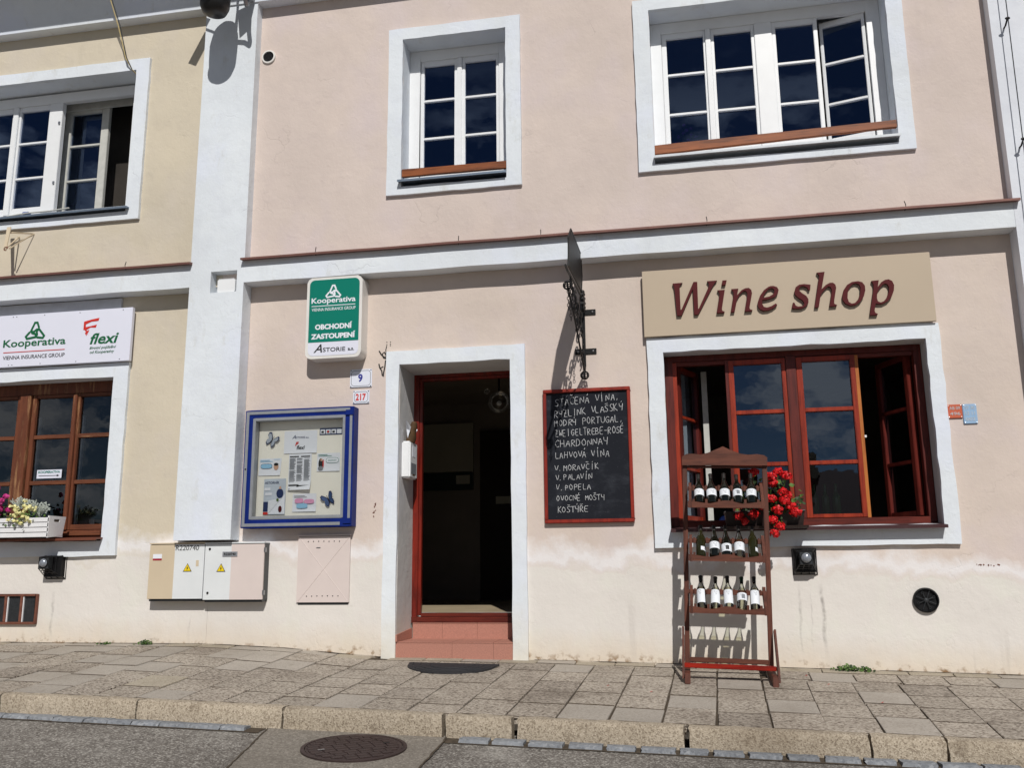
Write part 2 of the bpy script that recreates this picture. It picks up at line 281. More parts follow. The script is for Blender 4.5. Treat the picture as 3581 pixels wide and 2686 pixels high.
# ------------------------------------------------------------------ mesh helpers
class MB:
    def __init__(s): s.v = []; s.f = []; s.mi = []; s.mats = []
    def _m(s, mat):
        if mat not in s.mats: s.mats.append(mat)
        return s.mats.index(mat)
    def add(s, vs, fs, mat):
        b = len(s.v); s.v += [Vector(v) for v in vs]; k = s._m(mat)
        for f in fs: s.f.append(tuple(b + i for i in f)); s.mi.append(k)
        return s
    def box(s, x0, x1, y0, y1, z0, z1, mat, M=None):
        v = [(x0, y0, z0), (x1, y0, z0), (x1, y1, z0), (x0, y1, z0), (x0, y0, z1), (x1, y0, z1), (x1, y1, z1), (x0, y1, z1)]
        if M: v = [M @ Vector(p) for p in v]
        return s.add(v, [(0, 3, 2, 1), (4, 5, 6, 7), (0, 1, 5, 4), (1, 2, 6, 5), (2, 3, 7, 6), (3, 0, 4, 7)], mat)
    def quad(s, a, b, c, d, mat): return s.add([a, b, c, d], [(0, 1, 2, 3)], mat)
    def prism(s, poly, y0, y1, mat, M=None, holes=None):
        """extruded XZ outline (with holes) between y0 (front) and y1"""
        bm = bmesh.new(); es = []
        for lp in [poly] + (holes or []):
            vs = [bm.verts.new((x, y0, z)) for x, z in lp]
            es += [bm.edges.new((vs[i], vs[(i + 1) % len(vs)])) for i in range(len(vs))]
        bmesh.ops.triangle_fill(bm, use_beauty=True, edges=es)
        bm.verts.index_update(); base = [v.co.copy() for v in bm.verts]; n = len(base)
        tri = []
        for f in bm.faces:
            f.normal_update(); idx = [v.index for v in f.verts]
            if f.normal.y > 0: idx.reverse()
            tri.append(idx)
        rim = [(e.verts[0].index, e.verts[1].index) for e in bm.edges if len(e.link_faces) == 1]
        bm.free()
        vs = base + [Vector((p.x, y1, p.z)) for p in base]
        if M: vs = [M @ p for p in vs]
        fs = [tuple(t) for t in tri] + [tuple(n + i for i in reversed(t)) for t in tri] + [(a, b, b + n, a + n) for a, b in rim]
        return s.add(vs, fs, mat)
    def tube(s, pts, r, mat, seg=8, closed=False, flat=None):
        pts = [Vector(p) for p in pts]; n = len(pts); vs = []
        for i, p in enumerate(pts):
            if closed: d = (pts[(i + 1) % n] - pts[i - 1])
            else: d = pts[min(i + 1, n - 1)] - pts[max(i - 1, 0)]
            d.normalize(); a = d.cross(Vector((0, 0, 1)) if abs(d.z) < .9 else Vector((1, 0, 0))).normalized(); b = d.cross(a)
            rr = r[i] if isinstance(r, (list, tuple)) else r
            for k in range(seg):
                t = 2 * math.pi * k / seg; vs.append(p + a * (rr * math.cos(t)) + b * (rr * math.sin(t)))
        fs = []
        for i in range(n if closed else n - 1):
            j = (i + 1) % n
            for k in range(seg):
                l = (k + 1) % seg; fs.append((i * seg + k, j * seg + k, j * seg + l, i * seg + l))
        if not closed: fs += [tuple(range(seg)), tuple(reversed(range((n - 1) * seg, n * seg)))]
        return s.add(vs, fs, mat)
    def lathe(s, prof, mat, seg=20, M=None, a0=0, a1=2 * math.pi):
        """profile (r, z) round Z"""
        full = abs(a1 - a0 - 2 * math.pi) < 1e-6; ns = seg if full else seg + 1; vs = []
        for r, z in prof:
            for k in range(ns):
                t = a0 + (a1 - a0) * k / seg; vs.append(Vector((r * math.cos(t), r * math.sin(t), z)))
        if M: vs = [M @ v for v in vs]
        fs = []
        for i in range(len(prof) - 1):
            for k in range(seg):
                l = (k + 1) % ns; fs.append((i * ns + k, i * ns + l, (i + 1) * ns + l, (i + 1) * ns + k))
        return s.add(vs, fs, mat)
    def ball(s, c, r, mat, seg=10, rings=7, sc3=(1, 1, 1)):
        prof = [(max(1e-4, r * math.sin(math.pi * i / rings)), -r * math.cos(math.pi * i / rings)) for i in range(rings + 1)]
        M = Matrix.Translation(Vector(c)) @ Matrix.Diagonal((*sc3, 1)); return s.lathe(prof, mat, seg, M)
    def build(s, name, parent=None, smooth=False, bevel=0, origin=None, label=None):
        base = Vector(origin) if origin else (WL(parent) if parent else Vector((0, 0, 0)))
        me = bpy.data.meshes.new(name); me.from_pydata([v - base for v in s.v], [], s.f)
        for mm in s.mats: me.materials.append(mm)
        me.polygons.foreach_set('material_index', s.mi)
        if bevel:
            bm = bmesh.new(); bm.from_mesh(me); bmesh.ops.remove_doubles(bm, verts=bm.verts, dist=1e-5)
            es = [e for e in bm.edges if len(e.link_faces) == 2 and e.calc_face_angle(0) > .6]
            bmesh.ops.bevel(bm, geom=es, offset=bevel, segments=2, affect='EDGES', clamp_overlap=True); bm.to_mesh(me); bm.free()
        if smooth:
            me.polygons.foreach_set('use_smooth', [True] * len(me.polygons))
            me.update()
            try: me.set_sharp_from_angle(angle=R(40))
            except Exception: pass
        me.update(); o = bpy.data.objects.new(name, me); COL.objects.link(o)
        if parent: o.parent = parent; o.location = base - WL(parent)
        else: o.location = base
        if label: o['label'] = label
        return o
def WL(o):
    v = Vector((0, 0, 0))
    while o: v = v + o.location; o = o.parent
    return v
def thing(name, label, cat, loc=(0, 0, 0), group=None):
    o = bpy.data.objects.new(name, None); COL.objects.link(o); o.location = loc; o.empty_display_size = .1
    o['label'] = label; o['category'] = cat
    if group: o['group'] = group
    return o
def tag(o, label, cat, group=None):
    o['label'] = label; o['category'] = cat
    if group: o['group'] = group
    return o
def text(s, box, y, mat, name, parent, extrude=.0015, shear=0, bold=0, spacing=1, quiet=True):
    """flat lettering facing the street, fitted into box (x0,x1,z0,z1)"""
    cu = bpy.data.curves.new(name, 'FONT'); cu.body = s; cu.size = .1; cu.extrude = extrude; cu.shear = shear; cu.offset = bold; cu.space_character = spacing; cu.resolution_u = 3
    ob = bpy.data.objects.new('tmp', cu); COL.objects.link(ob)
    bpy.context.view_layer.update(); dg = bpy.context.evaluated_depsgraph_get()
    me = bpy.data.meshes.new_from_object(ob.evaluated_get(dg)); bpy.data.objects.remove(ob); bpy.data.curves.remove(cu)
    xs = [v.co.x for v in me.vertices]; ys = [v.co.y for v in me.vertices]
    a, b, c, d = min(xs), max(xs), min(ys), max(ys); x0, x1, z0, z1 = box; base = WL(parent) if parent else Vector()
    zs = max(v.co.z for v in me.vertices)
    for v in me.vertices:
        v.co = Vector((x0 + (v.co.x - a) / (b - a) * (x1 - x0), y - (v.co.z + zs) , z0 + (v.co.y - c) / (d - c) * (z1 - z0))) - base
    me.materials.clear(); me.materials.append(mat); me.name = name
    o = bpy.data.objects.new(name, me); COL.objects.link(o)
    if parent: o.parent = parent
    return o
def jit(a): return random.uniform(-a, a)

def slab_wall(x0, x1, z0, z1, yf, yb, holes, mat, mjamb=None, mb=None):
    """wall slab with rectangular openings; jambs go right through"""
    mb = mb or MB(); xs = sorted({x0, x1, *[h[0] for h in holes], *[h[1] for h in holes]}); zs = sorted({z0, z1, *[h[2] for h in holes], *[h[3] for h in holes]})
    for i in range(len(xs) - 1):
        for j in range(len(zs) - 1):
            a, b, c, d = xs[i], xs[i + 1], zs[j], zs[j + 1]; cx, cz = (a + b) / 2, (c + d) / 2
            if any(h[0] < cx < h[1] and h[2] < cz < h[3] for h in holes): continue
            mb.quad((a, yf, c), (b, yf, c), (b, yf, d), (a, yf, d), mat); mb.quad((b, yb, c), (a, yb, c), (a, yb, d), (b, yb, d), M_int)
    mj = mjamb or mat
    for h in holes:
        a, b, c, d = h
        mb.quad((a, yf, c), (a, yf, d), (a, yb, d), (a, yb, c), mj); mb.quad((b, yf, d), (b, yf, c), (b, yb, c), (b, yb, d), mj)
        mb.quad((a, yf, d), (b, yf, d), (b, yb, d), (a, yb, d), mj); mb.quad((b, yf, c), (a, yf, c), (a, yb, c), (b, yb, c), mj)
    mb.quad((x0, yf, z1), (x1, yf, z1), (x1, yb, z1), (x0, yb, z1), mat); mb.quad((x0, yf, z0), (x0, yf, z1), (x0, yb, z1), (x0, yb, z0), mat); mb.quad((x1, yf, z1), (x1, yf, z0), (x1, yb, z0), (x1, yb, z1), mat)
    return mb
def ring(xo0, xo1, zo0, zo1, xi0, xi1, zi0, zi1, yf, yb, mat, wob=.003, open_bottom=False):
    """rendered surround with hand-made, slightly wavy edges"""
    def side(a, b, n):
        return [(a[0] + (b[0] - a[0]) * i / n + jit(wob), a[1] + (b[1] - a[1]) * i / n + jit(wob)) for i in range(n)]
    def loop(x0, x1, z0, z1, n=14):
        return side((x0, z0), (x1, z0), n) + side((x1, z0), (x1, z1), n) + side((x1, z1), (x0, z1), n) + side((x0, z1), (x0, z0), n)
    mb = MB()
    if open_bottom:
        P = side((xo0, zo0), (xo0, zo1), 14) + side((xo0, zo1), (xo1, zo1), 10) + side((xo1, zo1), (xo1, zo0), 14) + [(xo1, zo0)] + side((xi1, zo0), (xi1, zi1), 12) + side((xi1, zi1), (xi0, zi1), 8) + side((xi0, zi1), (xi0, zo0), 12) + [(xi0, zo0)]
        mb.prism(P, yf, yb, mat)
    else: mb.prism(loop(xo0, xo1, zo0, zo1), yf, yb, mat, None, [loop(xi0, xi1, zi0, zi1)])
    return mb

def leaf(parent, x0, x1, z0, z1, g0, g1, gz0, gz1, bars, y, mat, matb=None, hinge=None, ang=0, bw=.026, th=.045, gm=None, name='sash'):
    """one casement: stiles, rails, glazing bars and its panes (pieces of the window)"""
    matb = matb or mat; gm = gm or M_glass; M = Matrix.Identity(4)
    if hinge: hx = x0 if hinge == 'l' else x1; M = Matrix.Translation((hx, y + th, 0)) @ Matrix.Rotation(ang, 4, 'Z') @ Matrix.Translation((-hx, -y - th, 0))
    mb = MB()
    mb.box(x0, g0, y, y + th, z0, z1, mat, M); mb.box(g1, x1, y, y + th, z0, z1, mat, M)
    mb.box(g0, g1, y + .001, y + th - .001, gz1, z1, matb, M); mb.box(g0, g1, y + .001, y + th - .001, z0, gz0, matb, M)
    for b in bars: mb.box(g0, g1, y + .004, y + th - .004, b - bw / 2, b + bw / 2, matb, M)
    mb.build(name, parent, bevel=.004)
    lv = [gz0] + list(bars) + [gz1]
    for i in range(len(lv) - 1):
        a = lv[i] + (bw / 2 if i else 0); b = lv[i + 1] - (bw / 2 if i < len(lv) - 2 else 0)
        p = MB(); yy = y + th * .6; p.add([M @ Vector(q) for q in ((g0, yy, a), (g1, yy, a), (g1, yy, b), (g0, yy, b))], [(0, 1, 2, 3)], gm); p.build('pane', parent)

# ------------------------------------------------------------------ ground levels
BT = [(-30, 1.1), (-9, 1.0), (-5.9, .984), (-4.4, .982), (-3.6, .950), (-3.1, .906), (-2.7, .877), (-1.25, .861), (0, .835), (1.3, .803), (2.5, .776), (6, .70), (30, .5)]
def base(x):
    for (a, za), (b, zb) in zip(BT, BT[1:]):
        if a <= x <= b: return za + (zb - za) * (x - a) / (b - a)
    return BT[0][1] if x < BT[0][0] else BT[-1][1]
KY = -1.95
def kz(x): x = max(-20, min(20, x)); return .665 - .027 * x
def gz(x, y): t = -y / -KY; return base(x) * (1 - t) + kz(x) * t
def rz(x, y):
    d = max(0, KY - .11 - y); return kz(x) - .125 - .06 * min(d, 7) - .004 * max(0, min(d - 7, 30))

# ------------------------------------------------------------------ pavement, kerb, gutter, road
def struct(o): o['kind'] = 'structure'; return o
road = MB(); xs = [-300, -100, -40, -20, -12, -8, -6, -4, -2, 0, 2, 4, 6, 8, 12, 20, 40, 100, 300]; ys = [KY + .3, KY - .11, -2.4, -3, -5, -9.1, -14, -39, -80, -300]
gv = [(x, y, rz(x, y) - .012) for y in ys for x in xs]; nx = len(xs)
road.add(gv, [(j * nx + i, (j + 1) * nx + i, (j + 1) * nx + i + 1, j * nx + i + 1) for j in range(len(ys) - 1) for i in range(nx - 1)], M_asph)
road = struct(road.build('road'))
pt = MB()   # smoother asphalt patch round the manhole
P = [(-2.76, KY - .11), (-1.56, KY - .11), (-1.545, -2.3), (-1.53, -2.7), (-1.5, -3.3), (-2.5, -3.3), (-2.6, -2.9), (-2.70, -2.4)]
pt.add([(x, y, rz(x, y) - .006) for x, y in P], [tuple(reversed(range(len(P))))], M_patch); pt.build('asphalt_patch', road)
for a, b in (((-2.76, -2.07), (-2.5, -3.3)), ((-1.55, -2.07), (-1.5, -3.3))):
    sm = MB(); n = 26; lo = []; hi = []
    for i in range(n + 1):
        t = i / n; x = a[0] + (b[0] - a[0]) * t + jit(.004); y = a[1] + (b[1] - a[1]) * t; w = .006 + jit(.003)
        lo.append((x - w, y, rz(x, y) - .0015)); hi.append((x + w, y, rz(x, y) - .0015))
    sm.add(lo + hi, [(i, i + 1, n + 2 + i, n + 1 + i) for i in range(n)], M_soil); sm.build('tar_seam', road)
pv = MB(); xs = [-30 + i * .5 for i in range(121)]
pv.add([(x, y, gz(x, y) - .014) for y in (.3, -.6, -1.2, KY) for x in xs], [(j * 121 + i, (j + 1) * 121 + i, (j + 1) * 121 + i + 1, j * 121 + i + 1) for j in range(3) for i in range(120)], M_soil)
pavement = struct(pv.build('pavement'))
# paving slabs: columns run from the wall to the kerb, the cross joints jump
slab_me = []
for k in range(8):
    mb = MB(); bx, by = .1605, .5; c = .004
    v = [(-bx, -by, -.05), (bx, -by, -.05), (bx, by, -.05), (-bx, by, -.05), (-bx, -by, -c), (bx, -by, -c), (bx, by, -c), (-bx, by, -c)]
    cw_ = random.choice((.006, .012, .020)); w = [(-bx + c, -by + cw_, 0), (bx - c, -by + cw_, 0), (bx - c, by - .010, 0), (-bx + c, by - .010, 0)]
    v = [(x + jit(.0015), y + jit(.004), z) for x, y, z in v]; w = [(x + jit(.0012), y + jit(.004), z + jit(.0012)) for x, y, z in w]
    mb.add(v + w, [(0, 1, 5, 4), (1, 2, 6, 5), (2, 3, 7, 6), (3, 0, 4, 7), (5, 6, 10, 9), (7, 4, 8, 11), (8, 9, 10, 11)], M_slab[(0, 0, 1, 0, 2, 0, 1, 3)[k]])
    mb.add([v[4], v[5], w[1], w[0], v[6], v[7], w[3], w[2]], [(0, 1, 2, 3), (4, 5, 6, 7)], M_soil)   # dirty cross joints
    o = mb.build('paving_slab'); slab_me.append(o.data); bpy.data.objects.remove(o)
PW = .328; x = -7.35; ci = 0
while x < 3.6:
    # the left half of the street has skewed, the right half straighter joints
    skew = -.055 if x < -1.2 else (.02 if x < .6 else -.045)
    if -1.2 <= x < .6: skew = -.055 + (x + 1.2) / 1.8 * .02
    rows = [0.0, -.15 + jit(.015)]; off = (ci % 2) * .06 if x > -1.2 else (ci % 3) * .1; off += jit(.02)
    yy = rows[-1] - .30 - off * .8; rows.append(yy)
    while yy - .36 > KY + .14: yy -= .362; rows.append(yy)
    if rows[-1] - KY < .2: rows[-1] = KY
    else: rows.append(KY)
    for j in range(len(rows) - 1):
        ya, yb = rows[j], rows[j + 1]; ym = (ya + yb) / 2; ln = ya - yb
        if ln < .05: continue
        xm = x + PW / 2 + skew * -ym * .8 + (.16 if (j == 0 and x > -2.9) else (.05 if (j == 1 and x > .4) else 0)) + jit(.003)
        first = j == 0
        me = random.choice([slab_me[2], slab_me[7], slab_me[6], slab_me[7]]) if first else random.choices(slab_me, [3, 3, .6, 3, 2, 3, .6, .6])[0]
        if x < -3.6 and random.random() < .35: me = slab_me[2]
        o = bpy.data.objects.new('paving_slab', me); COL.objects.link(o); o.parent = pavement
        g = gz(xm, ym); sxx = (gz(xm + .1, ym) - gz(xm - .1, ym)) / .2; syy = (gz(xm, ym + .05) - gz(xm, ym - .05)) / .1
        M = Matrix(((1, skew * -1, 0, xm), (0, 1, 0, ym), (sxx, syy, 1, g + jit(.002)), (0, 0, 0, 1)))
        ex = Matrix.Rotation(jit(.004), 4, 'X') @ Matrix.Rotation(jit(.007), 4, 'Y')
        # rotate in place (object scale gives the length of the slab)
        o.location = (xm, ym, g + jit(.0022)); o.rotation_euler = (math.atan(syy) + jit(.004), -math.atan(sxx) + jit(.005), math.atan(skew) + jit(.004)); o.scale = (.992 + jit(.004), ln - .008, 1)
    x += PW; ci += 1

def rough_block(x0, x1, y0, y1, zf, h, mat, name, parent, nx=10, amp=.005, rnd=.018):
    """stone block with a worn rounded front arris; zf(x) is the top level"""
    prof = [(y1, -h), (y1, 0), ((y0 + y1) / 2, 0), (y0 + rnd, 0), (y0 + rnd * .3, -rnd * .3), (y0, -rnd), (y0 - .004, -h * .5), (y0 - .006, -h)]
    mb = MB(); vs = []; seed = Vector((random.random() * 50, 0, 0))
    for i in range(nx + 1):
        x = x0 + (x1 - x0) * i / nx
        for y, z in prof:
            q = Vector((x * 9, y * 20, z * 20)) + seed; d = mnoise.noise(q) * amp
            xe = x + (jit(.006) if i in (0, nx) else 0); vs.append((xe, y - abs(d) * .2 + d * .6, zf(x) + z + d * (.7 if z > -.06 else .2)))
    k = len(prof); fs = [(i * k + j, (i + 1) * k + j, (i + 1) * k + j + 1, i * k + j + 1) for i in range(nx) for j in range(k - 1)]
    fs += [tuple(range(k)), tuple(reversed(range(nx * k, nx * k + k)))]
    mb.add(vs, fs, mat); return mb.build(name, parent, smooth=True, origin=((x0 + x1) / 2, (y0 + y1) / 2, zf((x0 + x1) / 2)) if False else None)
kb = MB(); kb.box(-30, 30, KY - .05, KY + .01, -.2, .0, M_soil); kerb = struct(kb.build('kerb'))
KJ = [-8.0, -6.92, -5.86, -4.79, -3.73, -2.67, -1.58, -1.12, -.05, 1.00, 1.42, 2.45, 3.5]
for a, b in zip(KJ, KJ[1:]):
    g = .02 if a in (-1.12, -1.58) else .008
    rough_block(a + g, b - g, KY - .105, KY - .003, lambda x: kz(x) + .002, .17, M_kerb, 'kerb_stone', kerb, 26, .009, .026)
gb = MB(); gb.add([(x, y, rz(x, y) - .008) for y in (KY - .10, KY - .24) for x in (-12, -8, -5, -2.78)], [(0, 4, 5, 1), (1, 5, 6, 2), (2, 6, 7, 3)], M_soil)
gb.add([(x, y, rz(x, y) - .008) for y in (KY - .10, KY - .24) for x in (-1.55, 0, 2, 5)], [(0, 4, 5, 1), (1, 5, 6, 2), (2, 6, 7, 3)], M_soil)
gutter = struct(gb.build('gutter'))
x = -7.3
while x < 3.4:
    w = random.uniform(.16, .21) if x > -1.6 else random.uniform(.14, .26); g = random.uniform(.02, .04) if x > -1.6 else .008
    if not (x + w > -2.76 and x < -1.56):
        rough_block(x, x + w, KY - .215 - jit(.006), KY - .115, lambda q: rz(q, -2.15) + .012, .09, M_gutter, 'gutter_stone', gutter, 5, .006, .02)
    x += w + g
# manhole cover
mc = Vector((-2.03, -2.44, rz(-2.03, -2.44) + .0)); mh = thing('manhole_cover', 'round brown cast iron manhole cover set in the road patch by the kerb', 'manhole cover', mc)
sl = math.atan(.06); MM = Matrix.Translation(mc) @ Matrix.Rotation(sl, 4, 'X') @ Matrix.Rotation(.027, 4, 'Y')
mb = MB(); mb.lathe([(.318, -.02), (.318, .004), (.296, .006), (.292, -.003)], M_iron, 48, MM); mb.build('rim', mh, True)
mb = MB(); mb.lathe([(.29, -.01), (.29, .003), (.0005, .003)], M_iron, 48, MM); mb.build('lid', mh, True)
mb = MB()
RL = Matrix.Rotation(.62, 4, 'Z')
for i in range(-5, 6):
    yy = i * .05; hw = math.sqrt(max(0, .275 ** 2 - yy ** 2))
    nseg = max(1, int(hw * 2 / .075))
    for k in range(nseg):
        a = -hw + 2 * hw * k / nseg; b = a + 2 * hw / nseg - .012
        mb.box(a, b, yy - .021, yy + .021, .0025, .0075, M_iron, MM @ RL)
mb.build('raised_ribs', mh)
for nm, sx in (('key_hole', -1), ('key_hole', 1)):
    mb = MB(); mb.box(sx * .2 - .02, sx * .2 + .02, -.008, .008, .0055, .009, M_steel if sx < 0 else M_black, MM @ RL); mb.build(nm, mh)

# ------------------------------------------------------------------ the buildings
KU = (8 - .095) / 8
def ux(x): return x * KU
def uz(z): return 1.6 + (z - 1.6) * KU
KF = 8.15 / 8.3
def fx(x): return x * KF
def fz(z): return 1.6 + (z - 1.6) * KF
shop = thing('shop_building', 'pink rendered house with white trim, wine shop window and open red doorway', 'building')
nb_ = thing('neighbour_building', 'beige rendered house on the left with white pilaster and brown shop window', 'building')
rb_ = thing('corner_building', 'white rendered house front at the right edge beyond the pink wall', 'building')
YB = .5
DOOR = (-2.555, -1.505, .3, 3.504); SHOPW = (-.128, 2.05, 1.95, 3.49)
UW1 = (ux(-2.58), ux(-1.53), 5.25, uz(6.885)); UW2 = (ux(-.125), ux(2.013), 5.25, uz(6.885)); 
slab_wall(-4.37, 2.84, -.3, 4.38, 0, YB, [DOOR, SHOPW], M_pink, M_jamb).build('ground_floor_wall', shop)
slab_wall(-4.37, 2.84, 4.38, 8.6, -.06, YB, [UW1, UW2], M_pinku, M_white).build('upper_floor_wall', shop)
LW = (-8.3, -5.497, 1.93, 3.535); UW3 = (-7.63, ux(-5.543), 5.25, uz(6.905))
slab_wall(-12, -4.372, -.3, 4.38, 0, YB, [LW], M_beige, M_white).build('ground_floor_wall', nb_)
slab_wall(-12, -4.372, 4.38, 8.6, -.06, YB, [UW3], M_beigeu, M_white).build('upper_floor_wall', nb_)
slab_wall(2.81, 9, -.3, 8.6, -.17, YB, [], M_whiteb).build('wall', rb_)
def wavy_band(x0, x1, z0, z1, yf, yb, mat, n=40, w=.004):
    P = [(x0 + (x1 - x0) * i / n, z0 + mnoise.noise(Vector((i * .35 + x0, 0, 0))) * w * 1.6) for i in range(n + 1)] + [(x1 - (x1 - x0) * i / n, z1) for i in range(n + 1)]
    return MB().prism(P, yf, yb, mat)
wavy_band(-4.092, 2.808, 4.37, 4.602, -.17, -.002, M_white).build('string_course', shop)
wavy_band(-12, -4.662, 4.358, 4.602, -.17, -.002, M_white).build('string_course', nb_)
# pilaster with the little niche, its foot stops above the meter cabinets
NI = (-4.44, -4.165, 4.285, 4.50)
mb = slab_wall(-4.662, -4.092, 1.915, 7.40, -.17, -.004, [NI], M_white, M_white); mb.quad((-4.662, -.17, 1.915), (-4.662, -.002, 1.915), (-4.092, -.002, 1.915), (-4.092, -.17, 1.915), M_white)
mb.quad((NI[0], -.03, NI[2]), (NI[1], -.03, NI[2]), (NI[1], -.03, NI[3]), (NI[0], -.03, NI[3]), M_white)
mb.build('pilaster', nb_)
mb = MB(); mb.prism([(-4.375 + a * .065 * (1 if abs(a) < 2 else 1), 4.335 + b * .055) for a, b in ((0, 0), (0, 0))][:0] or [(-4.37, 4.30), (-4.355, 4.285), (-4.205, 4.285), (-4.19, 4.30), (-4.19, 4.41), (-4.205, 4.425), (-4.355, 4.425), (-4.37, 4.41)], -.155, -.05, M_wpaint)
jb = mb.build('junction_box', None, bevel=.006, origin=(-4.28, -.1, 4.285)); tag(jb, 'small white plastic junction box in the niche of the white pilaster', 'junction box')
# sheet metal flashings over the string courses
for p, x0, x1 in ((shop, -4.11, 2.85), (nb_, -12, -4.645)):
    mb = MB(); n = 60; lo = []; hi = []
    for i in range(n + 1):
        x = x0 + (x1 - x0) * i / n; d = mnoise.noise(Vector((x * 1.7, 3, 0))) * .004; e = mnoise.noise(Vector((x * 2.3, 9, 0))) * .004
        lo.append((x, -.228 + e, 4.600 + d)); hi.append((x, -.05, 4.64))
    lo2 = [(a, b, c - .020) for a, b, c in lo]
    k = n + 1; mb.add(lo + hi + lo2 + [(a, b, 4.603) for a, b, c in hi], [(i, i + 1, k + i + 1, k + i) for i in range(n)] + [(2 * k + i, 2 * k + i + 1, i + 1, i) for i in range(n)] + [(3 * k + i, 3 * k + i + 1, 2 * k + i + 1, 2 * k + i) for i in range(n)] + [(0, k, 3 * k, 2 * k), (n, 2 * k + n, 3 * k + n, k + n)], M_flash)
    mb.build('sheet_metal_flashing', p)
for x in (-3.35, -1.95, -1.18, .3, 1.95, -5.35):
    mb = MB(); mb.tube([(x, -.19, 4.58), (x + .004, -.215, 4.585), (x + .006, -.22, 4.62), (x + .002, -.20, 4.66)], .004, M_black, 5); mb.build('gutter_hook', shop if x > -4.5 else nb_)
# eaves moulding above
prof = [(-.05, 7.395), (-.185, 7.395), (-.19, 7.44), (-.23, 7.56), (-.33, 7.78), (-.55, 8.0), (-.80, 8.1), (-.975, 8.17), (-.975, 8.5), (-.05, 8.5)]
def mould(x0, x1, parent):
    mb = MB(); n = len(prof); mb.add([(x0, y, z) for y, z in prof] + [(x1, y, z) for y, z in prof], [(i, (i + 1) % n, n + (i + 1) % n, n + i) for i in range(n)] + [tuple(range(n)), tuple(reversed(range(n, 2 * n)))], M_white); return mb.build('eaves_moulding', parent)
mould(-12, -4.662, nb_); mould(-4.66, 2.85, shop)
for p, x0, x1 in ((nb_, -12.2, -4.38), (shop, -4.36, 2.9), (rb_, 2.9, 9.2)):
    mb = MB(); mb.add([(x0, -1.15, 8.5), (x1, -1.15, 8.5), (x1, 5, 12), (x0, 5, 12), (x0, -1.15, 8.42), (x1, -1.15, 8.42), (x1, 5, 8.42), (x0, 5, 8.42)], [(0, 1, 2, 3), (4, 7, 6, 5), (0, 4, 5, 1), (1, 5, 6, 2), (2, 6, 7, 3), (3, 7, 4, 0)], M_roof); mb.build('roof', p)
# dark rooms behind the openings
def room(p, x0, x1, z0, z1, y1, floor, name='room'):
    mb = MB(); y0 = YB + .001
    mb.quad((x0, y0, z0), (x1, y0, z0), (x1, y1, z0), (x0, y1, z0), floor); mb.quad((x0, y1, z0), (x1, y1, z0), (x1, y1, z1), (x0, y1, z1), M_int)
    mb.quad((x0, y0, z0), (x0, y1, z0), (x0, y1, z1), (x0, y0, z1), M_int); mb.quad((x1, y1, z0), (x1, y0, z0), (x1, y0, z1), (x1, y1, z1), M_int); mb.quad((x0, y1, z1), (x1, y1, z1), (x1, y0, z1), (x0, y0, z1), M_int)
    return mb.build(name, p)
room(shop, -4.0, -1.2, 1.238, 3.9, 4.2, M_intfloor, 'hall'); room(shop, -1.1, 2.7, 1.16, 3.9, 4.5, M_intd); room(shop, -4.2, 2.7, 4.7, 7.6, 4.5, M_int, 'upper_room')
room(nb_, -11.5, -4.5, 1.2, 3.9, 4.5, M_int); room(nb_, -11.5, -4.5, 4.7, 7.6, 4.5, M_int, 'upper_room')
# rendered surrounds
ring(-2.683, -1.371, .78, 3.637, DOOR[0], DOOR[1], .78, DOOR[3], -.035, .01, M_white, .004, True).build('door_surround', shop)
ring(-.268, 2.165, 1.787, 3.623, SHOPW[0], SHOPW[1], SHOPW[2], SHOPW[3], -.04, .01, M_white, .005).build('window_surround', shop)
ring(ux(-2.727), ux(-1.383), uz(5.211), uz(7.008), UW1[0], UW1[1], 5.25, UW1[3], -.095, -.05, M_white, .003).build('window_surround', shop)
ring(ux(-.277), ux(2.153), uz(5.225), uz(7.001), UW2[0], UW2[1], 5.25, UW2[3], -.095, -.05, M_white, .003).build('window_surround', shop)
ring(-7.80, ux(-5.392), uz(5.206), uz(7.03), UW3[0], UW3[1], 5.25, UW3[3], -.095, -.05, M_white, .003).build('window_surround', nb_)
ring(-8.45, -5.341, 1.787, 3.672, LW[0], LW[1], LW[2], LW[3], -.035, .01, M_white, .005).build('window_surround', nb_)

# ------------------------------------------------------------------ upper windows
YW = .15
def wframe(p, boxes, y, d, mat, bev=.004, name='window'):
    mb = MB()
    for a in boxes: mb.box(a[0], a[1], y - (a[4] if len(a) > 4 else 0), y + d, a[2], a[3], mat)
    return mb.build(name, p, bevel=bev)
ZT, ZB = fz(6.802), fz(5.50); GT, GB = fz(6.745), fz(5.585); BARS = (fz(5.935), fz(6.355)); Z1 = UW1[3] - .001
w1 = wframe(shop, [(UW1[0], fx(-2.482), 5.28, Z1), (fx(-1.655), UW1[1], 5.28, Z1), (fx(-2.482), fx(-1.655), ZT, Z1), (fx(-2.482), fx(-1.655), 5.28, ZB)], YW, .06, M_wpaint)
leaf(w1, fx(-2.478), fx(-2.09), ZB, ZT, fx(-2.443), fx(-2.122), GB, GT, BARS, YW + .012, M_wpaint)
leaf(w1, fx(-2.042), fx(-1.659), ZB, ZT, fx(-2.010), fx(-1.687), GB, GT, BARS, YW + .012, M_wpaint)
mb = MB(); mb.box(fx(-2.09), fx(-2.042), YW - .006, YW + .05, ZB, ZT - .004, M_wpaint); mb.build('meeting_stile', w1, bevel=.004)
w2 = wframe(shop, [(UW2[0], fx(-.02), 5.28, Z1), (fx(1.905), UW2[1], 5.28, Z1), (fx(-.02), fx(1.905), ZT, Z1), (fx(-.02), fx(1.905), 5.28, ZB), (fx(.872), fx(1.034), ZB, ZT)], YW, .06, M_wpaint)
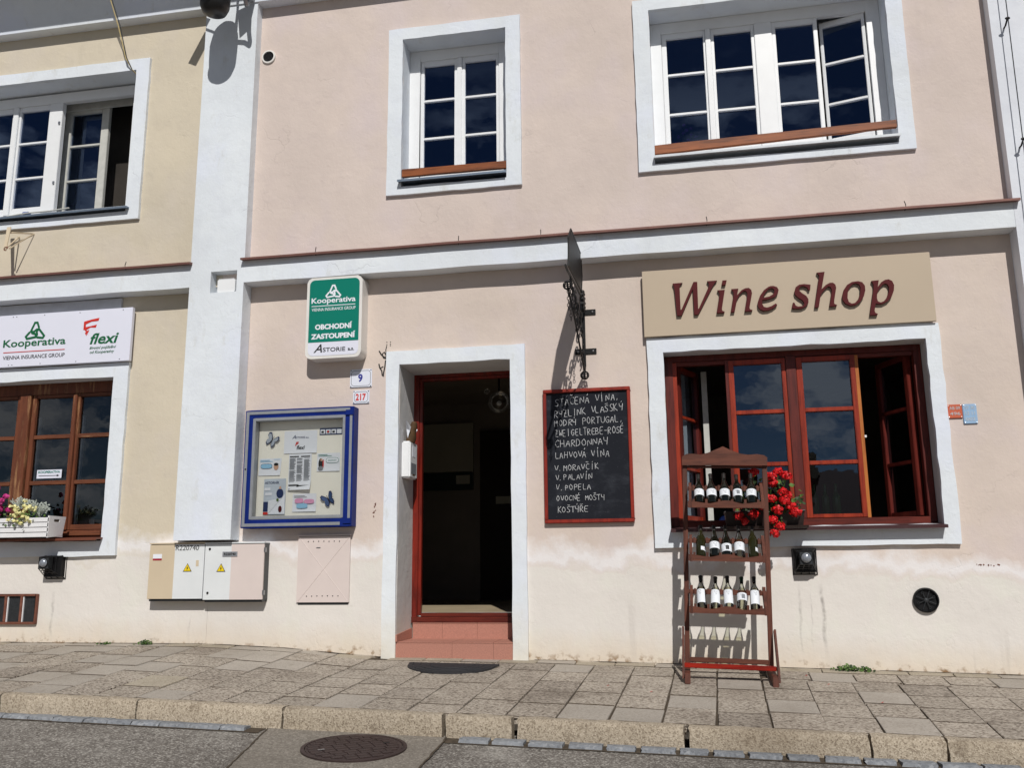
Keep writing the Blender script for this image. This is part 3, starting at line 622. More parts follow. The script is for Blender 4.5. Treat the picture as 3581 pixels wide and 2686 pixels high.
leaf(w2, fx(-.018), fx(.405), ZB, ZT, fx(.030), fx(.385), GB, GT, BARS, YW + .012, M_wpaint)
leaf(w2, fx(.458), fx(.870), ZB, ZT, fx(.488), fx(.841), GB, GT, BARS, YW + .012, M_wpaint)
mb = MB(); mb.box(fx(.407), fx(.456), YW - .006, YW + .05, ZB, ZT - .004, M_wpaint); mb.build('meeting_stile', w2, bevel=.004)
leaf(w2, fx(1.036), fx(1.458), ZB, ZT, fx(1.071), fx(1.421), GB, GT, BARS, YW + .012, M_wpaint)
leaf(w2, fx(1.49), fx(1.902), ZB, ZT, fx(1.52), fx(1.872), GB, GT, BARS, YW + .016, M_wpaint, hinge='r', ang=R(-15))
w3 = wframe(nb_, [(UW3[0], -7.52, 5.28, Z1), (fx(-5.755), UW3[1], 5.28, Z1), (-7.52, fx(-5.755), ZT, Z1), (-7.52, fx(-5.755), 5.28, ZB), (fx(-6.79), fx(-6.626), ZB, ZT)], YW, .06, M_wpaint)
leaf(w3, -7.515, fx(-7.247), ZB, ZT, -7.48, fx(-7.266), GB, GT, BARS, YW + .012, M_wpaint)
leaf(w3, fx(-7.18), fx(-6.792), ZB, ZT, fx(-7.155), fx(-6.79) - .012, GB, GT, BARS, YW + .012, M_wpaint)
mb = MB(); mb.box(fx(-7.245), fx(-7.182), YW - .006, YW + .05, ZB, ZT - .004, M_wpaint); mb.build('meeting_stile', w3, bevel=.004)
leaf(w3, -6.60, -6.06, ZB, ZT + .02, -6.52, -6.15, GB, GT, BARS, .33, M_wgrey, name='inner_sash')
leaf(w3, -6.05, -5.60, ZB, ZT + .02, -5.99, -5.67, GB, GT, BARS, .33, M_wgrey, hinge='r', ang=R(-40), name='inner_sash')
mb = MB(); mb.box(-6.62, -5.62, .30, .33, ZT - .02, ZT + .06, M_wgrey); mb.box(-5.67, -5.60, .30, .40, ZB, ZT, M_wgrey); mb.build('inner_frame', w3)
mb = MB(); mb.box(-6.62, -5.60, .62, .64, 5.3, 6.95, simple('interior_tone_brown', (.045, .038, .031, 1), .9, .6, 3)); mb.build('interior_tone_sheet', w3)  # added sheet; its dark brown stands in for the dim room behind
# hinges on the post
for z in (5.75, 6.45):
    mb = MB(); mb.box(fx(-6.66), fx(-6.64), YW - .012, YW, z, z + .03, M_steel); mb.build('hinge', w3)
def sill(p, x0, x1, z, mat, yf, slope=.03, yb=.15, t=.014, name='window_sill'):
    mb = MB(); mb.add([(x0, yf, z), (x1, yf, z), (x1, yb, z + slope), (x0, yb, z + slope), (x0, yf, z - t * 1.6), (x1, yf, z - t * 1.6), (x1, yf + .02, z - t), (x0, yf + .02, z - t), (x1, yb, z + slope - t), (x0, yb, z + slope - t)],
        [(0, 1, 2, 3), (4, 5, 1, 0), (7, 6, 5, 4), (9, 8, 6, 7), (0, 3, 9, 7, 4), (1, 5, 6, 8, 2)], mat); return mb.build(name, p)
sill(shop, ux(-2.60), ux(-1.528), uz(5.345), M_sillm, -.15); sill(shop, ux(-.135), ux(2.02), uz(5.355), simple('white_sheet_sill', srgb(214, 220, 226), .4), -.15); sill(nb_, -7.65, ux(-5.50), uz(5.33), M_sillm, -.15)
def plank(x0, x1, z0, z1, zr0, zr1, y0, y1, label):
    mb = MB(); n = 24; vs = []
    for i in range(n + 1):
        t = i / n; x = x0 + (x1 - x0) * t; d = mnoise.noise(Vector((x * 3, 0, 1))) * .003
        a = z0 + (zr0 - z0) * t; b = z1 + (zr1 - z1) * t
        vs += [(x, y0, a + d), (x, y0, b - d), (x, y1, b - d), (x, y1, a + d)]
    fs = [(i * 4 + j, i * 4 + 4 + j, i * 4 + 4 + (j + 1) % 4, i * 4 + (j + 1) % 4) for i in range(n) for j in range(4)] + [(0, 1, 2, 3), (n * 4 + 3, n * 4 + 2, n * 4 + 1, n * 4)]
    mb.add(vs, fs, M_board); o = mb.build('window_plank', None, bevel=.004, origin=((x0 + x1) / 2, (y0 + y1) / 2, z0)); tag(o, label, 'plank', 'brown planks laid across the upper window openings')
plank(ux(-2.573), ux(-1.532), uz(5.397), uz(5.477), uz(5.394), uz(5.469), -.09, -.055, 'short brown wooden plank across the foot of the small upper window')
plank(ux(-.125), ux(2.008), uz(5.392), uz(5.484), uz(5.444), uz(5.517), -.09, -.055, 'long brown wooden plank across the foot of the wide upper window')

# ------------------------------------------------------------------ wine shop window
ys = .15
sw = wframe(shop, [(-.126, -.055, 1.97, 3.488), (1.985, 2.048, 1.97, 3.488), (-.055, 1.985, 3.435, 3.488), (.925, 1.008, 2.02, 3.435, .012)], ys, .09, M_wdark)
mb = MB(); mb.box(-.055, 1.985, ys - .03, ys + .09, 1.955, 2.018, M_wdarkx); mb.build('bottom_rail', sw, bevel=.006)
mb = MB(); mb.box(-.055, .925, ys + .02, ys + .08, 3.40, 3.434, M_wdarkx); mb.box(1.008, 1.985, ys + .02, ys + .08, 3.40, 3.434, M_wdarkx); mb.box(.405, .43, ys - .004, ys + .085, 2.02, 3.43, M_wdark); mb.build('frame_rebate', sw)
BB = (2.492, 2.953)
leaf(sw, .432, .922, 2.022, 3.425, .478, .888, 2.055, 3.383, BB, ys - .002, M_worange, None, bw=.036, th=.055, gm=M_glassw)
leaf(sw, 1.012, 1.502, 2.022, 3.425, 1.062, 1.462, 2.055, 3.383, BB, ys - .002, M_worange, None, bw=.036, th=.055, gm=M_glassw)
mb = MB(); mb.box(1.503, 1.53, ys + .003, ys + .085, 2.02, 3.42, M_woyel); mb.build('honey_edge', sw)
# inner-swung side casements
leaf(sw, -.05, .40, 2.03, 3.42, .0, .35, 2.075, 3.375, BB, ys + .04, M_wdark, M_worange, hinge='l', ang=R(66), bw=.032, th=.05, gm=M_glassw, name='open_casement')
leaf(sw, 1.54, 1.98, 2.03, 3.42, 1.59, 1.93, 2.075, 3.375, BB, ys + .04, M_wdark, None, hinge='r', ang=R(-66), bw=.032, th=.05, gm=M_glassw, name='open_casement')
mb = MB(); mb.box(-.055, -.02, ys + .005, ys + .06, 2.02, 3.43, M_worange); mb.build('left_rebate', sw)
mb = MB(); mb.box(.20, .25, .55, .60, 1.9, 3.42, M_wgrey); mb.build('inner_jamb', sw)
sill(shop, -.128, 2.05, 1.938, M_silld, -.13, .03, .16, .016)
mb = MB(); mb.box(1.537, 1.553, ys + .03, ys + .05, 2.70, 2.72, M_wpaint); mb.build('catch', sw)

# ------------------------------------------------------------------ left shop window (brown)
yl = .12
lw = wframe(nb_, [(-5.60, -5.499, 1.95, 3.533), (-8.25, -5.60, 3.42, 3.533), (-8.25, -8.15, 1.95, 3.42), (-6.632, -6.512, 2.04, 3.42, .02), (-8.15, -5.60, 1.95, 2.045)], yl, .08, M_wbrown)
LB = (2.52, 2.985)
for a, b, g0, g1 in ((-6.508, -6.0, -6.462, -6.044), (-5.995, -5.603, -5.962, -5.612), (-7.12, -6.636, -7.075, -6.68), (-7.62, -7.125, -7.58, -7.16)):
    leaf(lw, a, b, 2.047, 3.418, g0, g1, 2.10, 3.385, LB, yl + .008, M_wbrown, M_wbrownx, bw=.042, th=.05, gm=M_glassl)
mb = MB(); mb.box(-6.03, -5.985, yl - .018, yl + .01, 2.047, 3.40, M_wbrown); mb.build('meeting_stile', lw, bevel=.004)
mb = MB()
for a in (-5.965, -6.465): mb.box(a, a + .016, yl + .07, yl + .1, 2.08, 3.2, M_wpaint)
mb.build('inner_white_edge', lw)
mb = MB(); mb.box(-8.15, -5.60, yl - .028, yl - .001, 1.99, 2.03, M_wbrownx); mb.build('bottom_rail', lw, bevel=.004)
sill(nb_, -8.27, -5.478, 1.955, simple('red_brown_sheet_sill', srgb(110, 62, 46), .5), -.14, .02, .13)
st = MB(); st.box(-6.392, -6.114, yl + .022, yl + .026, 2.566, 2.652, M_signw); stk = thing('window_sign', 'small white sign with green KOOPERATIVA lettering and arrow inside the brown window', 'sign', (-6.25, yl + .02, 2.566)); st.build('sign_plate', stk)
text('KOOPERATIVA', (-6.375, -6.131, 2.617, 2.641), yl + .0205, M_teal, 'lettering', stk, .0005, 0, .002)
mb = MB(); mb.box(-6.37, -6.16, yl + .0195, yl + .0212, 2.590, 2.595, M_ink); mb.prism([(-6.165, 2.582), (-6.135, 2.5925), (-6.165, 2.603)], yl + .0195, yl + .0212, M_ink); mb.build('arrow', stk)

# ------------------------------------------------------------------ doorway
yd = .45
X0, X1 = DOOR[0], DOOR[1]
df = MB(); df.box(X0, X0 + .055, yd, yd + .06, 1.16, DOOR[3], M_door); df.box(X0 + .055, X0 + .085, yd + .012, yd + .06, 1.21, 3.47, M_door)
df.box(X1 - .055, X1, yd, yd + .06, 1.16, DOOR[3], M_door); df.box(X1 - .085, X1 - .055, yd + .012, yd + .06, 1.21, 3.47, M_door)
df.box(X0 + .055, X1 - .055, yd, yd + .06, 3.47, DOOR[3], M_door); df.box(X0 + .085, X1 - .085, yd + .012, yd + .06, 3.44, 3.469, M_door); dfo = df.build('door_frame', shop, bevel=.004)
df = MB(); df.box(X0 + .056, X1 - .056, yd - .02, yd + .07, 1.148, 1.20, M_wdarkx); df.box(X0 + .086, X1 - .086, yd + .005, yd + .05, 1.20, 1.235, M_wdarkx); df.build('threshold', dfo, bevel=.005)
df = MB(); df.box(X0 + .002, X0 + .056, yd - .012, yd, 1.148, 1.20, M_wdarkx); df.box(X1 - .056, X1 - .002, yd - .012, yd, 1.148, 1.20, M_wdarkx); df.build('frame_foot', dfo)
# open red door leaf swung into the hall on the right
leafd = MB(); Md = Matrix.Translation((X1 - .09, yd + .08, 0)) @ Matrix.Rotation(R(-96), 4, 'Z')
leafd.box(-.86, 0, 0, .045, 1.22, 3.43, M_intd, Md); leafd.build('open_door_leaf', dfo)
def step_tiles(x0, x1, yf, yb, z0, z1, joints, p):
    mb = MB(); mb.box(x0 + .003, x1 - .003, yf + .006, yb, z0, z1 - .004, M_soil); body = mb.build('entrance_step', p)
    js = [x0] + joints + [x1]
    for a, b in zip(js, js[1:]):
        t = MB(); t.box(a + .001, b - .001, yf, yf + .012, z0, z1 - .010, M_tilet); t.build('tile', body)
        t = MB(); t.box(a + .001, b - .001, yf - .004, yb, z1 - .009, z1, M_tilet); t.build('tile', body, bevel=.002)
step_tiles(X0 - .012, X1 + .012, -.012, .44, .7, 1.008, [-2.045, -1.678], shop)
step_tiles(X0 + .02, X1 - .02, yd - .024, .50, .98, 1.147, [-2.25, -1.92], shop)
mb = MB(); mb.add([(X0 + .001, -.03, 1.01), (X0 + .016, -.03, 1.01), (X0 + .016, yd - .03, 1.01), (X0 + .001, yd - .03, 1.01), (X0 + .001, -.03, 1.068), (X0 + .016, -.03, 1.068), (X0 + .016, yd - .03, 1.10), (X0 + .001, yd - .03, 1.10)], [(0, 3, 2, 1), (4, 5, 6, 7), (0, 1, 5, 4), (1, 2, 6, 5), (2, 3, 7, 6), (3, 0, 4, 7)], M_tilet); mb.build('skirting_tile', shop)
# hall contents, barely lit
ho = thing('wall_board', 'dim pale framed panel with writing on the far wall of the hall', 'board', (-3.05, 4.15, 2.7)); mb = MB(); mb.box(-3.7, -2.82, 4.13, 4.18, 2.95, 3.62, M_intw); mb.build('panel', ho); mb = MB(); mb.box(-3.74, -2.82, 4.12, 4.15, 2.70, 2.94, simple('dark_teal_panel', (.02, .035, .035, 1), .5)); mb.box(-3.05, -2.86, 4.10, 4.118, 2.78, 2.9, M_intw); mb.build('lower_panel', ho)
ho = thing('hall_door', 'dark brown inner door at the back of the hall with a small paper note', 'door', (-2.3, 4.15, 1.16)); mb = MB(); mb.box(-2.72, -1.7, 4.12, 4.18, 1.17, 3.5, M_intd); mb.build('door_leaf', ho); mb = MB(); mb.box(-2.5, -2.3, 4.10, 4.118, 2.5, 2.6, M_intw); mb.build('paper_note', ho)
ho = thing('pendant_lamp', 'clear glass pendant lamp hanging in the dim hall', 'lamp', (-2.0, 1.9, 3.9)); mb = MB(); mb.tube([(-2.0, 1.9, 3.9), (-2.0, 1.9, 3.6)], .012, M_blackp, 6); mb.build('rod', ho); mb = MB(); mb.ball((-2.0, 1.9, 3.47), .13, M_glassc, 16, 12); mb.build('glass_shade', ho, True); mb = MB(); mb.ball((-2.0, 1.9, 3.46), .03, M_lab, 8, 6); mb.build('bulb', ho, True)
for q in (-2.14, -1.86): mb = MB(); mb.ball((q, 1.9, 3.6), .035, M_glassc, 10, 8); mb.build('glass_knob', ho, True)
# door mat
mm = MB(); P = []; x0, x1 = -2.34, -1.57
for i in range(25):
    t = i / 24; x = x0 + (x1 - x0) * t; P.append((x, -.345 - .40 * math.sqrt(max(0, 1 - abs(2 * t - 1) ** 2.2))))
P = [(x, y + .05) for x, y in P]; Q = [(x1, -.30), (x0, -.30)]
def shell(mb, loop, h0, h1, mat):
    n = len(loop); mb.add([(x, y, gz(x, y) + h0) for x, y in loop] + [(x, y, gz(x, y) + h1) for x, y in loop], [tuple(range(n, 2 * n))] + [(i, (i + 1) % n, n + (i + 1) % n, n + i) for i in range(n)], mat)
shell(mm, P + Q, -.001, .014, M_mat); mat_ = mm.build('door_mat', None, origin=(-1.95, -.55, gz(-1.95, -.55))); tag(mat_, 'black half-round rubber mat on the paving below the red steps', 'doormat')
mm = MB(); cx, cyy = -1.955, -.36
for k in (.9, .72, .5):
    lp = [(cx + (x - cx) * k, cyy + (y - cyy) * k) for x, y in P]
    n = len(lp); 
    mm.tube([(x, y, gz(x, y) + .015) for x, y in lp], .004, M_mat, 5)
r_ = mm.build('raised_rings', mat_)
# letter-box like dispenser on the left jamb
dsp = thing('wall_dispenser', 'white wall dispenser on the left door jamb with a brown bag tucked on top', 'dispenser', (X0 + .05, .2, 2.46))
mb = MB(); mb.box(X0 + .001, X0 + .085, .07, .30, 2.46, 2.80, M_wpaint); mb.build('casing', dsp, bevel=.012)
mb = MB(); mb.box(X0 + .10, X0 + .1015, .10, .26, 2.50, 2.60, M_gprint, Matrix.Translation((-.0145, 0, 0))); mb.box(X0 + .10, X0 + .1015, .14, .24, 2.66, 2.76, M_paper, Matrix.Translation((-.0145, 0, 0))); mb.box(X0 + .085, X0 + .0868, .15, .22, 2.485, 2.515, M_brush); mb.build('stickers', dsp)
bg_ = MB(); pr = [(.002, 0), (.05, .0), (.055, .05), (.035, .11), (.042, .15), (.03, .19), (.002, .2)]
bg_.lathe(pr, M_brush, 12, Matrix.Translation((X0 + .055, .17, 2.80)) @ Matrix.Rotation(.2, 4, 'Y') @ Matrix.Diagonal((.8, 1.3, 1, 1))); bo = bg_.build('paper_bag', None, True, origin=(X0 + .055, .17, 2.8)); tag(bo, 'crumpled brown bag standing on top of the white dispenser by the door', 'bag')
for s_, yy, lab in ((-1, .10, 'white tissue tip on the street side of the brown bag at the door'), (1, .25, 'white tissue tip between the brown bag and the red door frame')):
    mb = MB(); mb.add([(X0 + .05, yy, 2.83), (X0 + .09, yy + .03 * s_, 2.93), (X0 + .05, yy + .05 * s_, 2.99), (X0 + .03, yy - .02 * s_, 2.92), (X0 + .07, yy, 2.90)], [(0, 1, 4), (1, 2, 4), (2, 3, 4), (3, 0, 4)], M_paper)
    go = mb.build('paper_tissue', None, origin=(X0 + .05, yy, 2.83)); tag(go, lab, 'tissue')

# ------------------------------------------------------------------ signs
s_ = thing('shop_sign', 'beige sign board with raised dark red Wine shop lettering over the shop window', 'sign', (.93, -.04, 3.63))
mb = MB(); mb.box(-.285, 2.143, -.07, -.042, 3.628, 4.237, M_signb); mb.build('board', s_, bevel=.002)
WINE = {'W':[[(-0.018,4.097),(0.068,4.098),(0.051,4.086),(0.042,4.059),(0.041,3.851),(0.049,3.852),(0.164,4.099),(0.197,4.098),(0.193,3.848),(0.201,3.856),(0.296,4.052),(0.295,4.079),(0.282,4.098),(0.368,4.098),(0.346,4.075),(0.329,4.05),(0.191,3.799),(0.157,3.8),(0.157,4.036),(0.048,3.799),(0.008,3.8),(-0.003,4.031),(-0.007,4.068),(-0.013,4.084)]],'dot':[[(0.414,4.095),(0.451,4.095),(0.44,4.053),(0.406,4.053)]],'i':[[(0.366,4.008),(0.43,4.009),(0.396,3.838),(0.398,3.82),(0.418,3.81),(0.414,3.802),(0.35,3.802),(0.381,3.958),(0.383,3.984),(0.376,3.997)]],'n':[[(0.486,4.011),(0.546,4.011),(0.532,3.953),(0.555,3.977),(0.575,3.997),(0.605,4.011),(0.634,4.012),(0.654,3.994),(0.659,3.96),(0.63,3.833),(0.634,3.817),(0.654,3.81),(0.65,3.802),(0.588,3.802),(0.618,3.942),(0.619,3.968),(0.608,3.987),(0.589,3.988),(0.558,3.962),(0.529,3.912),(0.503,3.803),(0.47,3.802),(0.503,3.96),(0.502,3.986),(0.493,4.0)]],'e':[[(0.742,3.895),(0.771,3.896),(0.804,3.901),(0.848,3.916),(0.874,3.94),(0.884,3.976),(0.873,4.002),(0.845,4.015),(0.821,4.016),(0.802,4.011),(0.762,3.984),(0.725,3.935),(0.703,3.88),(0.701,3.854),(0.704,3.833),(0.718,3.812),(0.745,3.798),(0.788,3.8),(0.827,3.815),(0.863,3.843),(0.853,3.857),(0.814,3.834),(0.776,3.824),(0.75,3.833),(0.74,3.857),(0.74,3.877)],[(0.748,3.915),(0.77,3.958),(0.801,3.992),(0.83,3.997),(0.848,3.981),(0.846,3.958),(0.831,3.938),(0.801,3.922),(0.767,3.917)]],'s':[[(1.152,4.005),(1.145,3.959),(1.131,3.958),(1.124,3.98),(1.102,3.995),(1.075,3.998),(1.056,3.982),(1.055,3.958),(1.075,3.935),(1.109,3.908),(1.125,3.878),(1.123,3.844),(1.103,3.816),(1.066,3.799),(1.025,3.798),(0.983,3.805),(0.995,3.854),(1.007,3.853),(1.016,3.827),(1.035,3.816),(1.067,3.818),(1.083,3.827),(1.089,3.846),(1.075,3.871),(1.041,3.898),(1.018,3.924),(1.014,3.953),(1.028,3.992),(1.058,4.012),(1.099,4.015)]],'h':[[(1.21,4.11),(1.276,4.113),(1.24,3.959),(1.277,3.994),(1.31,4.011),(1.336,4.011),(1.355,3.993),(1.36,3.964),(1.335,3.849),(1.333,3.823),(1.356,3.809),(1.351,3.802),(1.293,3.801),(1.322,3.933),(1.321,3.957),(1.312,3.977),(1.294,3.981),(1.27,3.96),(1.236,3.919),(1.225,3.891),(1.205,3.8),(1.171,3.8),(1.223,4.052),(1.23,4.078),(1.222,4.096)]],'o':[[(1.543,4.01),(1.575,3.998),(1.594,3.967),(1.594,3.924),(1.578,3.872),(1.547,3.826),(1.506,3.8),(1.462,3.798),(1.424,3.819),(1.404,3.854),(1.405,3.893),(1.42,3.94),(1.45,3.982),(1.492,4.006)],[(1.522,3.994),(1.547,3.983),(1.558,3.955),(1.551,3.898),(1.532,3.851),(1.503,3.819),(1.476,3.814),(1.453,3.83),(1.445,3.866),(1.451,3.914),(1.468,3.957),(1.494,3.986)]],'p':[[(1.65,4.004),(1.71,4.007),(1.697,3.948),(1.728,3.987),(1.76,4.006),(1.789,4.009),(1.816,3.993),(1.829,3.956),(1.823,3.908),(1.799,3.852),(1.765,3.816),(1.724,3.797),(1.694,3.797),(1.668,3.803),(1.654,3.742),(1.657,3.723),(1.678,3.71),(1.673,3.702),(1.612,3.703),(1.662,3.934),(1.665,3.967),(1.66,3.987)],[(1.686,3.889),(1.705,3.926),(1.734,3.962),(1.757,3.975),(1.776,3.967),(1.787,3.939),(1.781,3.897),(1.762,3.85),(1.735,3.818),(1.708,3.809),(1.687,3.821),(1.682,3.85)]]}
for k, ps in WINE.items():
    mb = MB(); mb.prism(ps[0], -.099, -.0705, M_wine, None, ps[1:]); mb.build('letter', s_)

def rrect(x0, x1, z0, z1, r, n=6):
    P = []
    for cx, cz, a in ((x1 - r, z1 - r, 0), (x0 + r, z1 - r, 90), (x0 + r, z0 + r, 180), (x1 - r, z0 + r, 270)):
        P += [(cx + r * math.cos(R(a + 90 * i / n)), cz + r * math.sin(R(a + 90 * i / n))) for i in range(n + 1)]
    return P
def knot(x0, x1, z0, z1, y, mat, p, w=.17):
    """triangular knot emblem from three bent bands"""
    cx, cz = (x0 + x1) / 2, z0 + (z1 - z0) * .36; h = z1 - z0; mb = MB()
    path = [(.19, 1.02 - .42), (.02, .94 - .36), (-.10, .92 - .36), (-.47, -.12 - .02), (-.41, -.33), (.02, -.33)]
    # outer band segment with an inner hook
    path = [(.20, .26), (.075, .585), (-.075, .585), (-.27, .08), (-.10, .03), (.06, .17), (.22, .17)]
    for k in range(3):
        a = -2 * math.pi * k / 3; pts = []
        for px, pz in path:
            q = (px * math.cos(a) - pz * math.sin(a), px * math.sin(a) + pz * math.cos(a)); pts.append(Vector((cx + q[0] * (x1 - x0) * .98, 0, cz + q[1] * h * 1.0)))
        ww = w * h * .5; L1 = []; L2 = []
        for i, q in enumerate(pts):
            d1 = (q - pts[i - 1]).normalized() if i else (pts[1] - q).normalized(); d2 = (pts[i + 1] - q).normalized() if i < len(pts) - 1 else d1
            nn = Vector((-(d1.z + d2.z), 0, d1.x + d2.x)).normalized(); sc_ = ww / max(.5, nn.dot(Vector((-d1.z, 0, d1.x))))
            L1.append(q + nn * sc_); L2.append(q - nn * sc_)
        yy = y - .0008 * k; n = len(pts)
        mb.add([(v.x, yy, v.z) for v in L1] + [(v.x, yy, v.z) for v in L2], [(i, i + 1, n + i + 1, n + i) for i in range(n - 1)], mat)
    return mb.build('emblem', p)
lb = thing('light_box_sign', 'green and white rounded light box sign of the insurance agency on the pink wall', 'sign', (-3.16, -.08, 3.57))
mb = MB(); mb.prism(rrect(-3.435, -2.885, 3.570, 4.365, .065), -.165, -.002, M_box); mb.build('shell', lb, bevel=.006)
mb = MB(); P = rrect(-3.408, -2.912, 3.597, 4.338, .05); mb.prism(P, -.1675, -.1655, M_signw); mb.build('face', lb)
mb = MB(); P = [(x, max(z, 3.728)) for x, z in P]; mb.prism([q for i, q in enumerate(P) if i == 0 or q != P[i - 1]], -.1695, -.168, M_green); mb.build('green_panel', lb)
knot(-3.236, -3.103, 4.160, 4.282, -.1715, M_paper, lb, .125)
text('Kooperativa', (-3.386, -2.948, 4.090, 4.160), -.1705, M_paper, 'lettering', lb, .0006, 0, .002)
mb = MB(); mb.box(-3.384, -2.950, -.1718, -.170, 4.076, 4.083, M_paper); mb.build('rule_line', lb)
text('VIENNA INSURANCE GROUP', (-3.381, -2.946, 4.030, 4.060), -.1705, M_paper, 'lettering', lb, .0006, 0, .0005)
text('OBCHODNÍ', (-3.342, -2.977, 3.848, 3.912), -.1705, M_paper, 'lettering', lb, .0006, 0, .0045)
text('ZASTOUPENÍ', (-3.379, -2.943, 3.757, 3.820), -.1705, M_paper, 'lettering', lb, .0006, 0, .0045)
text('A', (-3.350, -3.266, 3.628, 3.708), -.1685, M_ink, 'lettering', lb, .0006, .35, .001)
text('STORIE', (-3.258, -3.038, 3.632, 3.672), -.1685, M_ink, 'lettering', lb, .0006, 0, .001)
text('a.s.', (-3.012, -2.952, 3.634, 3.658), -.1685, M_ink, 'lettering', lb, .0006, 0, .002)

ks = thing('insurance_sign', 'long white sign board with green and red insurance logos over the brown window', 'sign', (-6.2, -.07, 3.68))
mb = MB(); mb.box(-8.2, -5.315, -.08, -.04, 3.68, 4.226, M_signw); mb.build('board', ks, bevel=.002)
mb = MB(); mb.box(-8.2, -5.483, -.028, -.001, 4.0, 4.345, simple('old_grey_board', srgb(196, 198, 204), .6)); mb.build('old_board_behind', ks)
for x in (-6.66, -6.62, -6.3, -5.9, -5.42):
    mb = MB()
    for z in (3.70, 4.205): mb.ball((x, -.081, z), .005, M_dgrey, 6, 4)
    mb.build('screw', ks)
knot(-6.485, -6.290, 3.965, 4.140, -.0825, M_gink, ks, .125)
text('Kooperativa', (-6.744, -6.034, 3.862, 3.965), -.081, M_gink, 'lettering', ks, .0006, 0, .0018)
mb = MB(); mb.box(-6.733, -6.036, -.0835, -.081, 3.829, 3.836, M_rink); mb.build('rule_line', ks)
text('VIENNA INSURANCE GROUP', (-6.733, -6.032, 3.757, 3.797), -.081, M_ink, 'lettering', ks, .0006, 0, .0005)
mb = MB()
for a, b in (((-5.845, -5.677, 4.095, 4.137), 0), ((-5.835, -5.70, 4.035, 4.068), 0), ((-5.825, -5.78, 3.975, 4.02), 0)):
    x0, x1, z0, z1 = a; mb.prism([(x0, z0 + .012), (x0 + (x1 - x0) * .5, z1 - .012), (x1, z1), (x1 - .008, z1 - .030), (x0 + (x1 - x0) * .5, z0 + .008), (x0 + .02, z0 - .018)], -.0832, -.081, M_rink)
mb.box(-5.845, -5.822, -.083, -.0812, 4.02, 4.10, M_rink); mb.prism([(-5.838, 4.03), (-5.812, 4.03), (-5.790, 3.965)], -.0828, -.0812, M_rink); mb.build('red_mark', ks)
text('flexi', (-5.762, -5.447, 3.866, 3.980), -.081, M_gink, 'lettering', ks, .0006, .25, .0022)
text('životní pojištění', (-5.762, -5.466, 3.808, 3.846), -.081, M_gink, 'lettering', ks, .0006, .25, .001)
text('od Kooperativy', (-5.752, -5.484, 3.762, 3.800), -.081, M_gink, 'lettering', ks, .0006, .25, .001)

# chalkboard
cb = thing('chalkboard', 'black chalkboard in a red wooden frame with handwritten wine list on the wall', 'chalkboard', (-.82, -.02, 2.01))
fr = MB(); fr.box(-1.208, -.431, -.045, -.003, 2.010, 2.042, M_chalkf); fr.box(-1.208, -.431, -.045, -.003, 3.166, 3.198, M_chalkf); fr.box(-1.208, -1.180, -.044, -.003, 2.042, 3.166, M_chalkf); fr.box(-.459, -.431, -.044, -.003, 2.042, 3.166, M_chalkf); fr.build('frame', cb, bevel=.005)
mb = MB(); mb.box(-1.18, -.459, -.022, -.004, 2.042, 3.166, M_chalkb); mb.build('slate', cb)
SF = {'A': [[(0, 0), (.5, 1), (1, 0)], [(.2, .35), (.8, .35)]], 'B': [[(0, 0), (0, 1), (.7, .9), (.7, .6), (0, .5), (.85, .4), (.85, .1), (0, 0)]], 'C': [[(1, .85), (.5, 1), (.05, .6), (.05, .35), (.5, 0), (1, .12)]], 'D': [[(0, 0), (0, 1), (.6, .9), (.95, .5), (.6, .1), (0, 0)]],
 'E': [[(.9, 1), (0, 1), (0, 0), (.9, 0)], [(0, .5), (.7, .5)]], 'G': [[(1, .85), (.5, 1), (.05, .6), (.05, .35), (.5, 0), (.95, .15), (.95, .45), (.6, .45)]], 'H': [[(0, 0), (0, 1)], [(1, 0), (1, 1)], [(0, .5), (1, .5)]], 'I': [[(.5, 0), (.5, 1)]],
 'K': [[(0, 0), (0, 1)], [(.9, 1), (0, .45), (1, 0)]], 'L': [[(0, 1), (0, 0), (.85, 0)]], 'M': [[(0, 0), (.05, 1), (.5, .35), (.95, 1), (1, 0)]], 'N': [[(0, 0), (.05, 1), (.95, 0), (1, 1)]], 'O': [[(.5, 1), (.1, .75), (0, .4), (.4, 0), (.85, .2), (1, .6), (.5, 1)]],
 'P': [[(.1, 0), (.1, 1), (.9, .9), (.85, .55), (.1, .48)]], 'R': [[(0, 0), (0, 1), (.8, .9), (.8, .6), (0, .5), (.95, 0)]], 'S': [[(.95, .9), (.5, 1), (.05, .8), (.3, .55), (.8, .4), (.85, .12), (.4, 0), (0, .1)]], 'T': [[(.5, 0), (.5, 1)], [(0, 1), (1, 1)]],
 'U': [[(0, 1), (.05, .2), (.5, 0), (.95, .2), (1, 1)]], 'V': [[(0, 1), (.5, 0), (1, 1)]], 'W': [[(0, 1), (.25, 0), (.5, .7), (.75, 0), (1, 1)]], 'Y': [[(0, 1), (.1, .55), (.9, .5)], [(1, 1), (.85, 0)]], 'Z': [[(0, 1), (.9, 1), (0, 0), (1, 0)], [(.2, .5), (.75, .5)]],
 '.': [[(.1, 0), (.2, .06)]], ',': [[(.4, .15), (.25, -.12)]], '-': [[(.1, .5), (.9, .5)]]}
ACC = {'Á': ('A', 'a'), 'Í': ('I', 'a'), 'Ý': ('Y', 'a'), 'É': ('E', 'a'), 'Č': ('C', 'c'), 'Š': ('S', 'b'), 'Ř': ('R', 'c'), 'Ť': ('T', 'c')}
